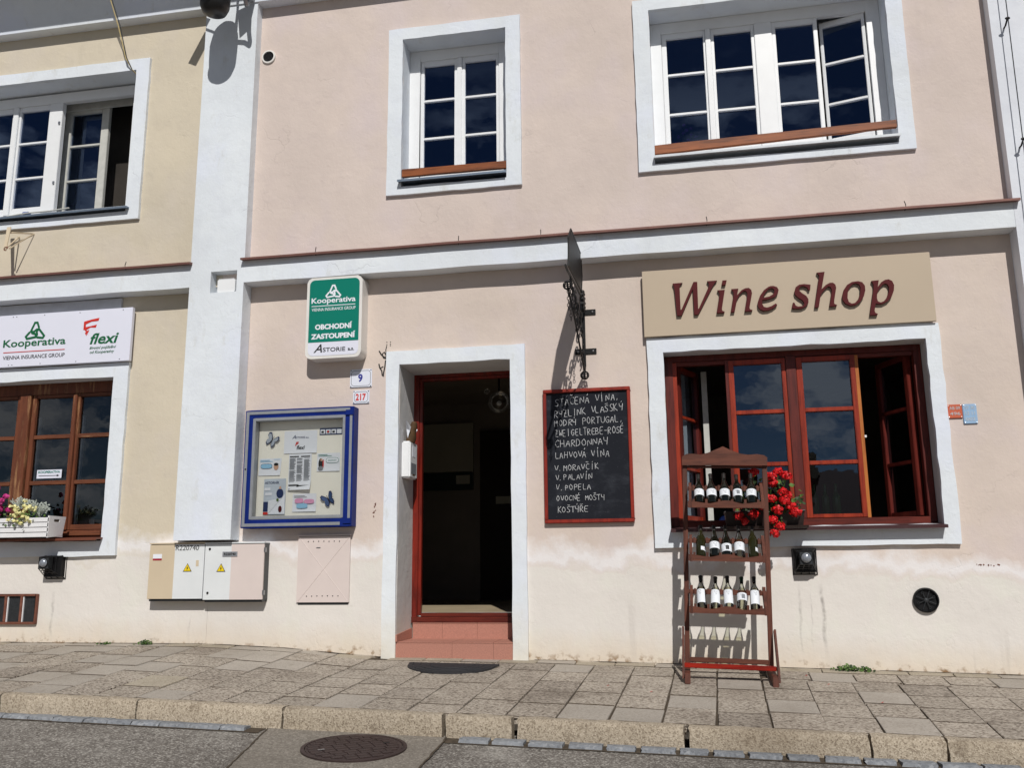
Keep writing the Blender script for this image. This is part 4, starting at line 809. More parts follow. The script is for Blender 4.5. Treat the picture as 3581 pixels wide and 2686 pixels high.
def chalk(line, x0, x1, zl, zr, h, y, parent, w=.0038):
    """hand lettering in single chalk strokes"""
    n = len(line); adv = (x1 - x0) / (n - .25); mb = MB(); cnt = 0
    for i, ch in enumerate(line):
        if ch == ' ': continue
        b, acc = ACC.get(ch, (ch, None)); xb = x0 + adv * i + jit(.003); hh = h * random.uniform(.9, 1.1); zb = zl + (zr - zl) * i / n + jit(.003); wl = adv * .74 * (random.uniform(.9, 1.08)); sl = jit(.06)
        strokes = [[(px, pz) for px, pz in s] for s in SF[b]]
        if acc == 'a': strokes.append([(.5, 1.18), (.68, 1.38)])
        if acc == 'b': strokes.append([(.1, 1.2), (.8, 1.24)])
        if acc == 'c': strokes.append([(.1, 1.30), (.42, 1.17), (.8, 1.30)])
        for s in strokes:
            pts = [(xb + px * wl + pz * hh * sl + jit(.0012), zb + pz * hh + jit(.0012)) for px, pz in s]
            # a little rounding
            q = [pts[0]]
            for k in range(1, len(pts) - 1):
                for t in (.0,):
                    a, c, d = pts[k - 1], pts[k], pts[k + 1]
                    q += [(c[0] + (a[0] - c[0]) * .22, c[1] + (a[1] - c[1]) * .22), (c[0] + (d[0] - c[0]) * .22, c[1] + (d[1] - c[1]) * .22)]
            q.append(pts[-1])
            for k in range(len(q) - 1):
                a = Vector((q[k][0], 0, q[k][1])); c = Vector((q[k + 1][0], 0, q[k + 1][1])); d = c - a
                if d.length < 1e-5: continue
                d.normalize(); nn = Vector((-d.z, 0, d.x)) * (w / 2 * random.uniform(.75, 1.2)); a -= d * w * .3; c += d * w * .3; cnt += 1; yy = y - (cnt % 7) * .00012
                mb.quad((a.x - nn.x, yy, a.z - nn.z), (c.x - nn.x, yy, c.z - nn.z), (c.x + nn.x, yy, c.z + nn.z), (a.x + nn.x, yy, a.z + nn.z), M_chalk)
    return mb.build('chalk_line', parent)
for s, x0, x1, zl, zr, h in (('STÁČENÁ VÍNA,', -1.105, -.525, 3.048, 3.088, .062), ('RYZLINK VLAŠSKÝ', -1.107, -.505, 2.945, 2.992, .062), ('MODRÝ PORTUGAL,', -1.109, -.50, 2.866, 2.888, .058),
    ('ZWEIGELTREBE-ROSÉ', -1.106, -.500, 2.774, 2.786, .060), ('CHARDONNAY', -1.110, -.642, 2.680, 2.692, .060), ('LAHVOVÁ VÍNA', -1.106, -.633, 2.578, 2.582, .056), ('V.MORAVČÍK', -1.117, -.728, 2.468, 2.476, .052),
    ('V.PALAVÍN', -1.110, -.788, 2.386, 2.390, .050), ('V.POPELA', -1.106, -.803, 2.297, 2.303, .048), ('OVOCNÉ MOŠTY', -1.104, -.682, 2.206, 2.206, .046), ('KOŠTÝŘE', -1.092, -.833, 2.103, 2.106, .052)):
    chalk(s, x0, x1, zl, zr, h, -.0235, cb)

# notice board
no_ = thing('notice_board', 'blue and grey glazed notice board with posters on the pink wall', 'notice board', (-3.47, -.06, 2.02))
NX0, NX1, NZ0, NZ1 = -4.024, -2.952, 2.018, 3.112
mb = MB()
for a in ((NX0, -3.975, NZ0, NZ1), (-3.0, NX1 + .0, NZ0, NZ1), (-3.975, -3.0, NZ0, 2.07), (-3.975, -3.0, 3.06, NZ1)): mb.box(a[0], a[1], -.125, -.002, a[2], a[3], M_blue)
mb.build('cabinet', no_, bevel=.003)
mb = MB(); G = .022
for a in ((-4.012, -3.984, 2.030, 3.100), (-4.012 + .028, -2.990, 3.072, 3.100), (-3.984, -3.06, 2.030, 2.058), (-2.99, -2.966, 2.09, 3.03)): mb.box(a[0], a[1], -.129, -.1255, a[2], a[3], M_alu)
mb.build('grey_strip', no_)
mb = MB()
for a in ((-3.975, -3.946, 2.07, 3.06), (-3.035, -3.0, 2.07, 3.06), (-3.946, -3.035, 2.07, 2.095), (-3.946, -3.035, 3.035, 3.06)): mb.box(a[0], a[1], -.122, -.06, a[2], a[3], M_blue)
mb.build('door_frame', no_)
mb = MB()
for a in ((-3.946, -3.918, 2.095, 3.035), (-3.058, -3.035, 2.095, 3.035), (-3.918, -3.058, 2.095, 2.122), (-3.918, -3.058, 3.008, 3.035)): mb.box(a[0], a[1], -.126, -.05, a[2], a[3], M_alu)
mb.build('inner_frame', no_, bevel=.003)
for z in (2.04, 3.03):
    mb = MB(); mb.box(-3.03, -2.956, -.136, -.1255, z, z + .05, M_blue); mb.build('hinge', no_, bevel=.003)
mb = MB(); mb.ball((-3.998, -.13, 2.56), .008, M_black, 8, 6); mb.build('lock', no_)
mb = MB(); mb.box(-3.97, -3.03, -.035, -.01, 2.09, 3.04, M_cream); mb.build('back_panel', no_)
mb = MB(); mb.quad((-3.918, -.105, 2.122), (-3.058, -.105, 2.122), (-3.058, -.105, 3.008), (-3.918, -.105, 3.008), M_glassc); mb.build('pane', no_)
YP = -.037
def sheet(name, label, x0, x1, z0, z1, curl=.01, dy=0, cat='poster', mat=None, tilt=0):
    t = thing(name, label, cat, ((x0 + x1) / 2, YP, z0)); mb = MB(); n = 8; vs = []
    for j in range(n + 1):
        for i in range(n + 1):
            u, v = i / n, j / n; c = curl * (max(0, .35 - v) / .35) ** 2 * (.4 + .6 * u)
            vs.append((x0 + (x1 - x0) * u + tilt * (v - .5), YP - .002 - dy - c, z0 + (z1 - z0) * v))
    mb.add(vs, [(j * (n + 1) + i, j * (n + 1) + i + 1, (j + 1) * (n + 1) + i + 1, (j + 1) * (n + 1) + i) for j in range(n) for i in range(n)], mat or M_paper); mb.build('paper', t); return t
def marks(t, rects, mat, dy=.0045, name='print'):
    mb = MB()
    for x0, x1, z0, z1 in rects: mb.quad((x0, YP - dy, z0), (x1, YP - dy, z0), (x1, YP - dy, z1), (x0, YP - dy, z1), mat)
    mb.build(name, t)
def blob(t, cx, cz, rx, rz_, mat, dy=.005, name='print', n=14, sq=1.0):
    mb = MB(); mb.add([(cx + rx * math.copysign(abs(math.cos(a)) ** sq, math.cos(a)), YP - dy, cz + rz_ * math.copysign(abs(math.sin(a)) ** sq, math.sin(a))) for a in [2 * math.pi * i / n for i in range(n)]], [tuple(reversed(range(n)))], mat); mb.build(name, t)
t = sheet('poster', 'white A4 poster with ASTORIE heading and red flexi logo, top middle of the notice board', -3.665, -3.338, 2.704, 2.916, .008)
text('A', (-3.585, -3.548, 2.842, 2.876), YP - .004, M_navy, 'lettering', t, .0004, .3); text('STORIE a.s.', (-3.545, -3.42, 2.844, 2.862), YP - .004, M_navy, 'lettering', t, .0004)
text('F', (-3.555, -3.518, 2.775, 2.812), YP - .004, M_rink, 'lettering', t, .0004, .3, .006); text('flexi', (-3.538, -3.458, 2.738, 2.778), YP - .004, M_ink, 'lettering', t, .0004, .2, .002); marks(t, [(-3.54, -3.46, 2.723, 2.727), (-3.53, -3.47, 2.714, 2.717)], M_gprint)
t = sheet('newspaper_page', 'newspaper page with three text columns in the middle of the notice board', -3.608, -3.385, 2.362, 2.698, .03, .004)
R_ = []
for c in range(3):
    z = 2.655
    while z > 2.43: R_.append((-3.600 + c * .071, -3.600 + c * .071 + random.uniform(.045, .062), z, z + .0035)); z -= .0068 if random.random() < .9 else .014
marks(t, R_, M_gprint, .0085); marks(t, [(-3.60, -3.51, 2.668, 2.678), (-3.49, -3.40, 2.668, 2.678)], M_ink, .0088); marks(t, [(-3.60, -3.5, 2.40, 2.412), (-3.52, -3.40, 2.385, 2.405), (-3.6, -3.49, 2.367, 2.374)], M_ink, .018)
t = sheet('calendar_strip', 'small dark card strip with four pictures at the top right of the notice board', -3.316, -3.094, 2.868, 2.932, 0, 0, 'card', M_navy)
marks(t, [(-3.308 + i * .054, -3.262 + i * .054, 2.878, 2.918) for i in range(4)], M_paper); marks(t, [(-3.298 + i * .054, -3.274 + i * .054, 2.885, 2.905) for i in range(3)], M_ink, .006); marks(t, [(-3.24, -3.225, 2.888, 2.908)], M_rink, .007)
t = sheet('flyer', 'white flyer with blue speech bubble and a man\'s portrait, left of the newspaper page', -3.906, -3.688, 2.504, 2.664, .006, 0, 'flyer', None, .01)
marks(t, [(-3.895, -3.80, 2.645, 2.650), (-3.895, -3.77, 2.633, 2.638), (-3.76, -3.70, 2.652, 2.655)], M_lblue, .006); blob(t, -3.832, 2.592, .058, .024, M_navy, .006, 'print', 14, .6); blob(t, -3.832, 2.592, .055, .021, M_lblue, .0066, 'print', 14, .6); blob(t, -3.735, 2.585, .024, .032, M_skin, .006); blob(t, -3.735, 2.607, .023, .014, M_ink, .0066)
t = sheet('flyer', 'white flyer with green speech bubble and a long haired woman, right of the newspaper page', -3.333, -3.108, 2.528, 2.697, .006, 0, 'flyer')
marks(t, [(-3.32, -3.23, 2.680, 2.684), (-3.32, -3.19, 2.668, 2.672)], M_teal, .006); blob(t, -3.182, 2.628, .063, .026, M_teal, .006, 'print', 14, .6); blob(t, -3.182, 2.628, .060, .023, M_paper, .0066, 'print', 14, .6); marks(t, [(-3.225, -3.14, 2.630, 2.633), (-3.225, -3.15, 2.622, 2.625)], M_teal, .007)
blob(t, -3.295, 2.60, .022, .05, M_ink, .006); blob(t, -3.288, 2.635, .010, .014, M_skin, .007); blob(t, -3.295, 2.555, .026, .022, M_gprint, .0075); blob(t, -3.27, 2.60, .006, .04, M_rink, .0072)
t = sheet('magazine', 'magazine with ASTORNÍK title, grey cover and folded corner at the lower left', -3.847, -3.630, 2.140, 2.472, .004, .003, 'magazine', simple('pale_grey_cover', srgb(200, 210, 222), .5))
text('ASTORNÍK', (-3.838, -3.695, 2.425, 2.452), YP - .007, M_navy, 'lettering', t, .0004, 0, .001); blob(t, -3.685, 2.335, .035, .045, M_navy, .0085); blob(t, -3.684, 2.388, .011, .014, M_skin, .009); marks(t, [(-3.84, -3.78, 2.365, 2.39), (-3.83, -3.765, 2.32, 2.343)], M_paper, .0085); marks(t, [(-3.846, -3.79, 2.142, 2.165)], M_rink, .009); marks(t, [(-3.846, -3.80, 2.17, 2.26)], M_navy, .009)
mb = MB(); mb.add([(-3.795, YP - .012, 2.145), (-3.632, YP - .012, 2.145), (-3.634, YP - .012, 2.33), (-3.66, YP - .016, 2.29)], [(0, 1, 2, 3)], M_paper); mb.add([(-3.795, YP - .014, 2.147), (-3.66, YP - .018, 2.292), (-3.79, YP - .02, 2.27)], [(0, 1, 2)], M_lab); mb.build('folded_page', t); blob(t, -3.675, 2.19, .018, .03, M_wine, .0165); blob(t, -3.70, 2.275, .012, .014, M_leaf, .0225)
t = sheet('flyer', 'white flyer with pink and blue speech bubbles at the bottom middle of the notice board', -3.559, -3.328, 2.162, 2.327, .01, 0, 'flyer')
marks(t, [(-3.545, -3.44, 2.305, 2.309), (-3.545, -3.42, 2.293, 2.297)], M_gprint, .006); blob(t, -3.492, 2.262, .043, .022, M_pinkp, .012, 'print', 14, .6); blob(t, -3.395, 2.255, .05, .020, M_pinkp, .013, 'print', 14, .6); blob(t, -3.462, 2.215, .055, .022, M_lblue, .0145, 'print', 14, .6)
def butterfly(cx, cz, s, ang, label, mat):
    t = thing('butterfly', label, 'paper butterfly', (cx, YP, cz), 'paper butterflies on the notice board'); w = [(0, 0), (.2, .5), (.65, 1), (1, .85), (.95, .35), (.55, .05), (.75, -.2), (.7, -.65), (.4, -.9), (.1, -.5)]
    for sg in (-1, 1):
        for k, mt, yy in ((1, M_navy, .006), (.78, mat, .010)):
            mb = MB(); pts = []
            for x, z in w:
                x, z = (.42 + (x - .42) * k) * sg * .9, (.05 + (z - .05) * k); a = ang; pts.append((cx + s * (x * math.cos(a) - z * math.sin(a)), YP - yy - abs(x) * s * .25, cz + s * (x * math.sin(a) + z * math.cos(a))))
            mb.add(pts, [tuple(range(len(pts)))], mt); mb.build('wing' if k == 1 else 'wing_print', t)
    mb = MB(); d = Vector((-math.sin(ang), 0, math.cos(ang))); c = Vector((cx, YP - .012, cz)); mb.tube([c - d * s * .6, c, c + d * s * .7], [.002, .004, .001], M_ink, 5); mb.build('body', t)
butterfly(-3.785, 2.832, .068, -.55, 'pale grey and navy paper butterfly at the upper left of the notice board', simple('pale_grey_print', srgb(176, 186, 200), .5))
butterfly(-3.205, 2.265, .068, .5, 'dark blue paper butterfly at the lower right of the notice board', simple('mid_blue_print', srgb(60, 90, 140), .5, .5, 60))

# house number plates
def plate(x0, x1, z0, z1, num, mat, bmat, label, box):
    t = thing('number_plate', label, 'number plate', ((x0 + x1) / 2, -.01, z0), 'house number plates'); mb = MB(); mb.box(x0, x1, -.012, -.002, z0, z1, M_enamel); mb.build('plate', t, bevel=.003)
    mb = MB(); i = .014; r = .022; a, b, c, d = x0 + i, x1 - i, z0 + i, z1 - i
    P = [(a + r, c), (b - r, c), (b - r * .4, c + r * .4), (b, c + r), (b, d - r), (b - r * .4, d - r * .4), (b - r, d), (a + r, d), (a + r * .4, d - r * .4), (a, d - r), (a, c + r), (a + r * .4, c + r * .4)]
    mb.tube([(x, -.0125, z) for x, z in P], .0018, bmat, 4, True); mb.build('border_line', t)
    mb = MB()
    for x in (x0 + .01, x1 - .01):
        for z in (z0 + .01, z1 - .01): mb.ball((x, -.013, z), .0055, M_black, 6, 4)
    mb.build('screw', t); text(num, box, -.0125, mat, 'lettering', t, .0008, 0, .003)
plate(-3.043, -2.828, 3.311, 3.484, '9', M_bink, M_ink, 'white enamel house number plate with blue 9 beside the light box', (-2.962, -2.918, 3.362, 3.438))
plate(-3.009, -2.849, 3.155, 3.281, '217', M_rink, M_ink, 'white enamel house number plate with red 217 above the notice board', (-2.982, -2.882, 3.185, 3.250))
# numbered terracotta and pale blue plaques right of the window
for x0, x1, z0, z1, mt, lines, lab in ((2.165, 2.281, 2.806, 2.922, M_orange, [('AB 09', 2.878), ('496', 2.832)], 'small terracotta plaque with embossed numbers right of the shop window'), (2.284, 2.392, 2.756, 2.921, M_lbp, [('ST 30', 2.878), ('12 11', 2.830), ('002', 2.782)], 'small pale blue plaque with embossed numbers right of the terracotta one')):
    t = thing('survey_plaque', lab, 'plaque', ((x0 + x1) / 2, -.01, z0), 'small survey plaques on the wall'); mb = MB(); mb.box(x0, x1, -.014, -.002, z0, z1, mt); mb.build('plate', t, bevel=.004)
    for s, z in lines: text(s, (x0 + .018, x1 - .018, z, z + .026), -.0145, simple('pale_emboss', srgb(196, 200, 204), .5), 'lettering', t, .001)
    mb = MB()
    for x in (x0 + .01, x1 - .01):
        for z in (z0 + .01, z1 - .01): mb.ball((x, -.015, z), .004, M_steel, 6, 4)
    mb.build('screw', t)
# graffiti tag scrawled beside the door
gt = MB()
for P, w in (([(-2.765, 3.655), (-2.745, 3.62), (-2.725, 3.60), (-2.70, 3.585), (-2.695, 3.61), (-2.715, 3.64), (-2.735, 3.62), (-2.72, 3.585), (-2.69, 3.575)], .006), ([(-2.69, 3.70), (-2.70, 3.66), (-2.695, 3.62), (-2.69, 3.59)], .004), ([(-2.765, 3.53), (-2.755, 3.49), (-2.735, 3.46), (-2.73, 3.42), (-2.72, 3.405), (-2.715, 3.45), (-2.705, 3.50), (-2.70, 3.56)], .006), ([(-2.755, 3.485), (-2.72, 3.50)], .005)):
    pts = [Vector((x + (.0 if x < -2.69 else -.0), 0, z)) for x, z in P]; n = len(pts); A = []; B = []
    for i, q in enumerate(pts):
        d = (pts[min(i + 1, n - 1)] - pts[max(i - 1, 0)]).normalized(); nn = Vector((-d.z, 0, d.x)) * w; A.append((q.x + nn.x, -.0025 - i * .0001, q.z + nn.z)); B.append((q.x - nn.x, -.0025 - i * .0001, q.z - nn.z))
    gt.add(A + B, [(i, i + 1, n + i + 1, n + i) for i in range(n - 1)], M_ink)
g_ = gt.build('graffiti', None, origin=(-2.72, 0, 3.5)); tag(g_, 'small black graffiti scrawl at the upper left corner of the door surround', 'graffiti')

# ------------------------------------------------------------------ cabinets on the wall
def cabinet(x0, x1, z0, z1, strips, label, name='meter_cabinet', d=.11):
    t = thing(name, label, 'cabinet', ((x0 + x1) / 2, -d / 2, z0), 'electric cabinets set in the wall'); mb = MB(); xs = [x0] + [s[0] for s in strips[:-1]] + [x1]
    mb.box(x0, x1, -d + .014, -.002, z0, z1, M_dgrey)
    for (a, b), (_, mt) in zip(zip(xs, xs[1:]), strips): mb.box(a, b, -d, -d + .014, z0 + .004, z1 - .004, mt)
    mb.build('door', t)
    mb = MB(); mb.box(x0 + .01, x1 - .01, -d + .02, -.002, z0 - .018, z0 - .001, M_dgrey); mb.build('bottom_strip', t); mb = MB(); mb.box(x0 - .005, x1 + .005, -d - .008, -.002, z1 + .001, z1 + .012, strips[0][1]); mb.build('casing_edge', t); return t
c1 = cabinet(-4.925, -4.374, 1.385, 1.885, [(-4.672, M_cabb), (0, M_cabw)], 'left meter cabinet, beige and white door with a yellow hazard triangle')
c2 = cabinet(-4.366, -3.785, 1.375, 1.880, [(-4.105, M_cabw), (0, M_cabp)], 'right meter cabinet, white and pink door with hazard triangle and number plate')
def triangle(cx, z, s, t, y=-.111):
    mb = MB(); mb.prism([(cx - s, z), (cx + s, z), (cx, z + s * 1.7)], y - .0015, y, M_ink); mb.prism([(cx - s * .8, z + s * .13), (cx + s * .8, z + s * .13), (cx, z + s * 1.5)], y - .003, y - .0016, M_yel)
    mb.prism([(cx + s * .12, z + s * 1.15), (cx - s * .2, z + s * .62), (cx - s * .02, z + s * .62), (cx - s * .12, z + s * .2), (cx + s * .22, z + s * .78), (cx + s * .04, z + s * .78)], y - .0042, y - .0031, M_ink); mb.build('hazard_triangle', t)
triangle(-4.535, 1.633, .044, c1); triangle(-4.20, 1.628, .044, c2)
text('R220740', (-4.665, -4.43, 1.825, 1.872), -.1105, M_ink, 'lettering', c1, .0004, .1)
mb = MB(); mb.box(-4.19, -4.045, -.116, -.1105, 1.765, 1.808, M_alu); mb.build('name_plate', c2); text('R220740', (-4.175, -4.06, 1.774, 1.798), -.1162, M_ink, 'lettering', c2, .0005, 0, .003)
mb = MB(); mb.box(-4.89, -4.80, -.1125, -.1105, 1.755, 1.795, M_paper); mb.box(-4.89, -4.80, -.1125, -.1105, 1.738, 1.754, simple('crimson_print', srgb(170, 24, 50), .5)); mb.build('sticker', c1)
mb = MB(); mb.box(-4.452, -4.425, -.112, -.1105, 1.68, 1.735, M_cabb); mb.build('sticker', c1)
for z in (1.835, 1.44):
    mb = MB(); mb.ball((-4.32, -.113, z), .011, M_black, 8, 6); mb.build('lock', c2)
for z in (1.80, 1.42): mb = MB(); mb.box(-3.785, -3.77, -.115, -.09, z, z + .04, M_steel); mb.build('hinge', c2)
c3 = cabinet(-3.497, -2.998, 1.345, 1.938, [(0, M_cabp)], 'pink painted gas cabinet door with vent holes below the notice board', 'gas_cabinet', .018)
mb = MB()
for i in range(7):
    for z in (1.89, 1.405): mb.ball((-3.40 + i * .05, -.0185, z + jit(.002)), .0055, M_black, 6, 4)
mb.build('vent_hole', c3)
mb = MB(); mb.box(-3.32, -3.28, -.021, -.0185, 1.83, 1.838, M_steel); mb.build('handle', c3)
for P in (((-3.48, 1.92), (-3.01, 1.36)), ((-3.01, 1.92), (-3.48, 1.36))):
    a, b = P; mb = MB(); n = Vector((-(b[1] - a[1]), 0, b[0] - a[0])).normalized() * .003; mb.add([(a[0] - n.x, -.0182, a[1] - n.z), (b[0] - n.x, -.0182, b[1] - n.z), (b[0] + n.x, -.0182, b[1] + n.z), (a[0] + n.x, -.0182, a[1] + n.z), ((a[0]), -.021, a[1]), (b[0], -.021, b[1])], [(0, 1, 5, 4), (1, 2, 5), (2, 3, 4, 5), (3, 0, 4)], M_cabp); mb.build('pressed_rib', c3)
# cellar window, left
cw = MB()
CX0, CX1, CZ0, CZ1 = -6.62, -6.125, 1.158, 1.437
for a in ((CX0, CX0 + .02, CZ0, CZ1), (CX1 - .02, CX1, CZ0, CZ1), (CX0 + .02, CX1 - .02, CZ0, CZ0 + .02), (CX0 + .02, CX1 - .02, CZ1 - .02, CZ1), (-6.48, -6.452, CZ0 + .02, CZ1 - .02), (-6.31, -6.283, CZ0 + .02, CZ1 - .02)): cw.box(a[0], a[1], -.03, -.001, a[2], a[3], M_rust)
cwo = cw.build('cellar_window', nb_, bevel=.003)
for a, b in ((CX0 + .02, -6.48), (-6.452, -6.31), (-6.283, CX1 - .02)):
    mb = MB(); mb.box(a, b, -.006, -.003, CZ0 + .02, CZ1 - .02, simple('dark_mesh_glass', (.03, .032, .035, 1), .35, .6, 60)); mb.build('pane', cwo)
    mb = MB(); mb.box(a, a + .008, -.02, -.006, CZ0 + .02, CZ1 - .02, M_wpaint); mb.build('white_edge', cwo)

# floodlights with louvred housing
def floodlight(cx, zt, w, h, shift, label):
    t = thing('floodlight', label, 'floodlight', (cx, 0, zt - h), 'black louvred floodlights low on the wall'); x0, x1, z0, z1 = cx - w / 2, cx + w / 2, zt - h, zt
    fx0, fx1, fz0, fz1, yf = cx - .052 + shift, cx + .052 + shift, zt - .125, zt - .02, -.135
    mb = MB(); mb.box(x0 + .015, x1 - .015, -.06, -.002, z0 + .02, z1 - .01, M_black); mb.build('core', t)
    mb = MB()
    for k in range(6):
        u = k / 5.; a, b, c, d, y = x0 + (fx0 - x0) * u, x1 + (fx1 - x1) * u, z0 + (fz0 - z0) * u, z1 + (fz1 - z1) * u, -.006 + (yf + .006) * u; r = .004 if 0 < k < 5 else .006
        mb.tube([(a, y, c), (b, y, c), (b, y, d), (a, y, d)], r, M_blackp if k else M_black, 4, True)
    mb.build('louvre_ring', t)
    mb = MB()
    for fxx, bx in ((fx0, x0), (fx1, x1), ((fx0 * 2 + fx1) / 3, (x0 * 2 + x1) / 3), ((fx0 + fx1 * 2) / 3, (x0 + x1 * 2) / 3)):
        mb.tube([(bx, -.004, z0), (fxx, yf, fz0)], .004, M_blackp, 4); mb.tube([(bx, -.004, z1), (fxx, yf, fz1)], .004, M_blackp, 4)
    mb.build('cage_rib', t)
    mb = MB(); mb.box(fx0, fx1, yf, yf + .06, fz0, fz1, M_dgrey); mb.build('lamp_head', t, bevel=.004)
    mb = MB(); prof = [(.045, 0), (.045, .008), (.040, .010), (.034, .022), (.02, .031), (.0005, .034)]; mb.lathe(prof[:3], M_black, 20, Matrix.Translation(((fx0 + fx1) / 2, yf, (fz0 + fz1) / 2)) @ Matrix.Rotation(R(90), 4, 'X')); mb.lathe(prof[2:], M_lens, 20, Matrix.Translation(((fx0 + fx1) / 2, yf, (fz0 + fz1) / 2)) @ Matrix.Rotation(R(90), 4, 'X')); mb.build('lens', t, True)
floodlight(.945, 1.762, .190, .205, .0, 'black louvred floodlight below the wine shop window')
floodlight(-5.965, 1.80, .205, .22, -.045, 'black louvred floodlight below the brown window on the left')
# round vent with spoked ornament, right
vt = thing('round_vent', 'round black vent hole with spoked iron rosette low on the wall at right', 'vent', (1.855, 0, 1.25)); c = Vector((1.855, 0, 1.347))
Mv = Matrix.Translation(c) @ Matrix.Rotation(R(90), 4, 'X')
mb = MB(); mb.lathe([(.098, .002), (.098, .026), (.088, .028), (.084, .004), (.0005, .003)], M_black, 32, Mv); mb.build('ring', vt, True)
mb = MB()
for k in range(8):
    a = R(22 + 45 * k); r1 = .078 if k % 2 else .058; mb.tube([c + Vector((math.cos(a) * .016, -.02, math.sin(a) * .016)), c + Vector((math.cos(a) * r1, -.02, math.sin(a) * r1))], .0035, M_dgrey, 5)
    if not k % 2: mb.tube([c + Vector((math.cos(a) * .064 + .009 * math.cos(q), -.02, math.sin(a) * .064 + .009 * math.sin(q))) for q in [i * math.pi / 4 for i in range(8)]], .003, M_dgrey, 4, True)
mb.build('spoke_ornament', vt); mb = MB(); mb.lathe([(.018, .015), (.016, .026), (.0005, .029)], M_dgrey, 12, Mv); mb.build('hub', vt, True)
# small round vent, upper left of the pink wall
vt = thing('round_vent', 'small white ringed vent on the upper pink wall beside the pilaster', 'vent', (-3.995, -.06, 6.745)); c = Vector((-3.995, -.06, 6.822)); Mv = Matrix.Translation(c) @ Matrix.Rotation(R(90), 4, 'X')
mb = MB(); mb.lathe([(.074, .0), (.073, .018), (.058, .02), (.057, .004)], M_box, 28, Mv); mb.lathe([(.057, .003), (.0005, .003)], M_black, 28, Mv); mb.build('ring', vt, True)
for k in range(-4, 5):
    z = k * .0125; hw = math.sqrt(.057 ** 2 - z * z); mb = MB(); mb.box(c.x - hw, c.x + hw, c.y - .014, c.y - .008, c.z + z - .0015, c.z + z + .002, M_dgrey); mb.build('slat', vt)

# ------------------------------------------------------------------ wrought iron hanging sign
iw = thing('hanging_sign', 'black wrought iron hanging sign projecting from the wall above the chalkboard', 'sign', (-.82, 0, 3.3)); XI = -.826
mb = MB(); mb.tube([(XI, -.022, 3.93), (XI, -.024, 3.40), (XI, -.04, 3.35)], .011, M_black, 8); mb.box(XI - .013, XI + .013, -.03, -.012, 3.40, 4.10, M_black); mb.build('wall_bar', iw)
for x0, x1, z in ((-.835, -.716, 3.905), (-.912, -.718, 3.54)):
    mb = MB(); mb.box(x0, x1, -.011, -.001, z - .026, z + .026, M_black); mb.build('bracket_plate', iw, bevel=.002)
    mb = MB(); mb.ball((x1 - .03, -.012, z), .011, M_steel, 8, 6)
    if x0 < -.9: mb.ball((x0 + .03, -.012, z), .011, M_steel, 8, 6)
    mb.build('bolt', iw)
mb = MB(); mb.tube([(XI, -.04, 3.36), (XI, -.35, 3.48), (XI, -.75, 3.66), (XI - .004, -1.12, 3.80)], .0085, M_black, 7); mb.build('diagonal_strut', iw)
mb = MB(); mb.tube([(XI, -.03, 4.02), (XI, -.5, 3.985), (XI, -1.16, 3.925), (XI, -1.28, 3.93)], .010, M_black, 7); mb.build('arm', iw)
def cage_ball(c, r, nm):
    mb = MB(); c = Vector(c)
    for k in range(4):
        a = math.pi * k / 4; mb.tube([c + Vector((math.cos(a) * math.cos(t) * r, math.sin(a) * math.cos(t) * r, math.sin(t) * r)) for t in [2 * math.pi * i / 14 for i in range(14)]], .0045, M_black, 5, True)
    for s in (-.5, .5): rr = r * math.cos(s); mb.tube([c + Vector((math.cos(t) * rr, math.sin(t) * rr, math.sin(s) * r)) for t in [2 * math.pi * i / 14 for i in range(14)]], .004, M_black, 5, True)
    mb.build(nm, iw)
cage_ball((XI + .004, -.085, 3.305), .037, 'cage_ball'); cage_ball((XI, -1.17, 3.80), .034, 'cage_ball')
PL = [(-1.10, 3.99), (-1.05, 4.24), (-.86, 4.385), (-.14, 4.42), (-.06, 4.24), (-.16, 4.06)]
def platey(P, t, mat, nm, grow=0):
    cyy = sum(p[0] for p in P) / len(P); cz = sum(p[1] for p in P) / len(P); mb = MB(); n = len(P); Q = [(cyy + (y - cyy) * (1 + grow), cz + (z - cz) * (1 + grow)) for y, z in P]
    mb.add([(XI - t, y, z) for y, z in Q] + [(XI + t, y, z) for y, z in Q], [tuple(range(n)), tuple(reversed(range(n, 2 * n)))] + [(i, n + i, n + (i + 1) % n, (i + 1) % n) for i in range(n)], mat); return mb.build(nm, iw)
platey(PL, .004, M_black, 'sign_plate', -.06)
mb = MB(); mb.tube([(XI, y, z) for y, z in PL], .008, M_black, 6, True); mb.build('plate_frame', iw)
mb = MB()
def scroll(cy_, cz_, r, turns, st, dr=1):
    mb.tube([(XI, cy_ + math.cos(st + dr * 2 * math.pi * turns * i / 26) * r * (1 - .8 * i / 26), cz_ + math.sin(st + dr * 2 * math.pi * turns * i / 26) * r * (1 - .8 * i / 26)) for i in range(27)], .0065, M_black, 5)
for a in ((-.95, 3.90, .055, 1.3, 0), (-.80, 3.87, .06, 1.4, 2), (-.62, 3.85, .08, 1.5, 1), (-.45, 3.82, .085, 1.5, 3), (-.3, 3.76, .09, 1.5, 0), (-.16, 3.68, .07, 1.4, 2), (-.17, 3.88, .085, 1.5, 1.2), (-.12, 3.55, .05, 1.3, 4), (-.5, 3.68, .06, 1.4, 5), (-.7, 3.74, .055, 1.3, 2.5)): scroll(*a)
mb.build('scroll_work', iw)
rs = MB()
for k in range(12):
    a = 2 * math.pi * k / 12; p = Vector((XI + .006, -.10 + .075 * math.cos(a), 3.985 + .085 * math.sin(a))); rs.ball(p, .022, M_black, 7, 5, (.9, 1, 1))
rs.ball((XI, -.10, 3.985), .07, M_black, 12, 8, (.38, 1, 1.1)); rs.build('rosette', iw, True)
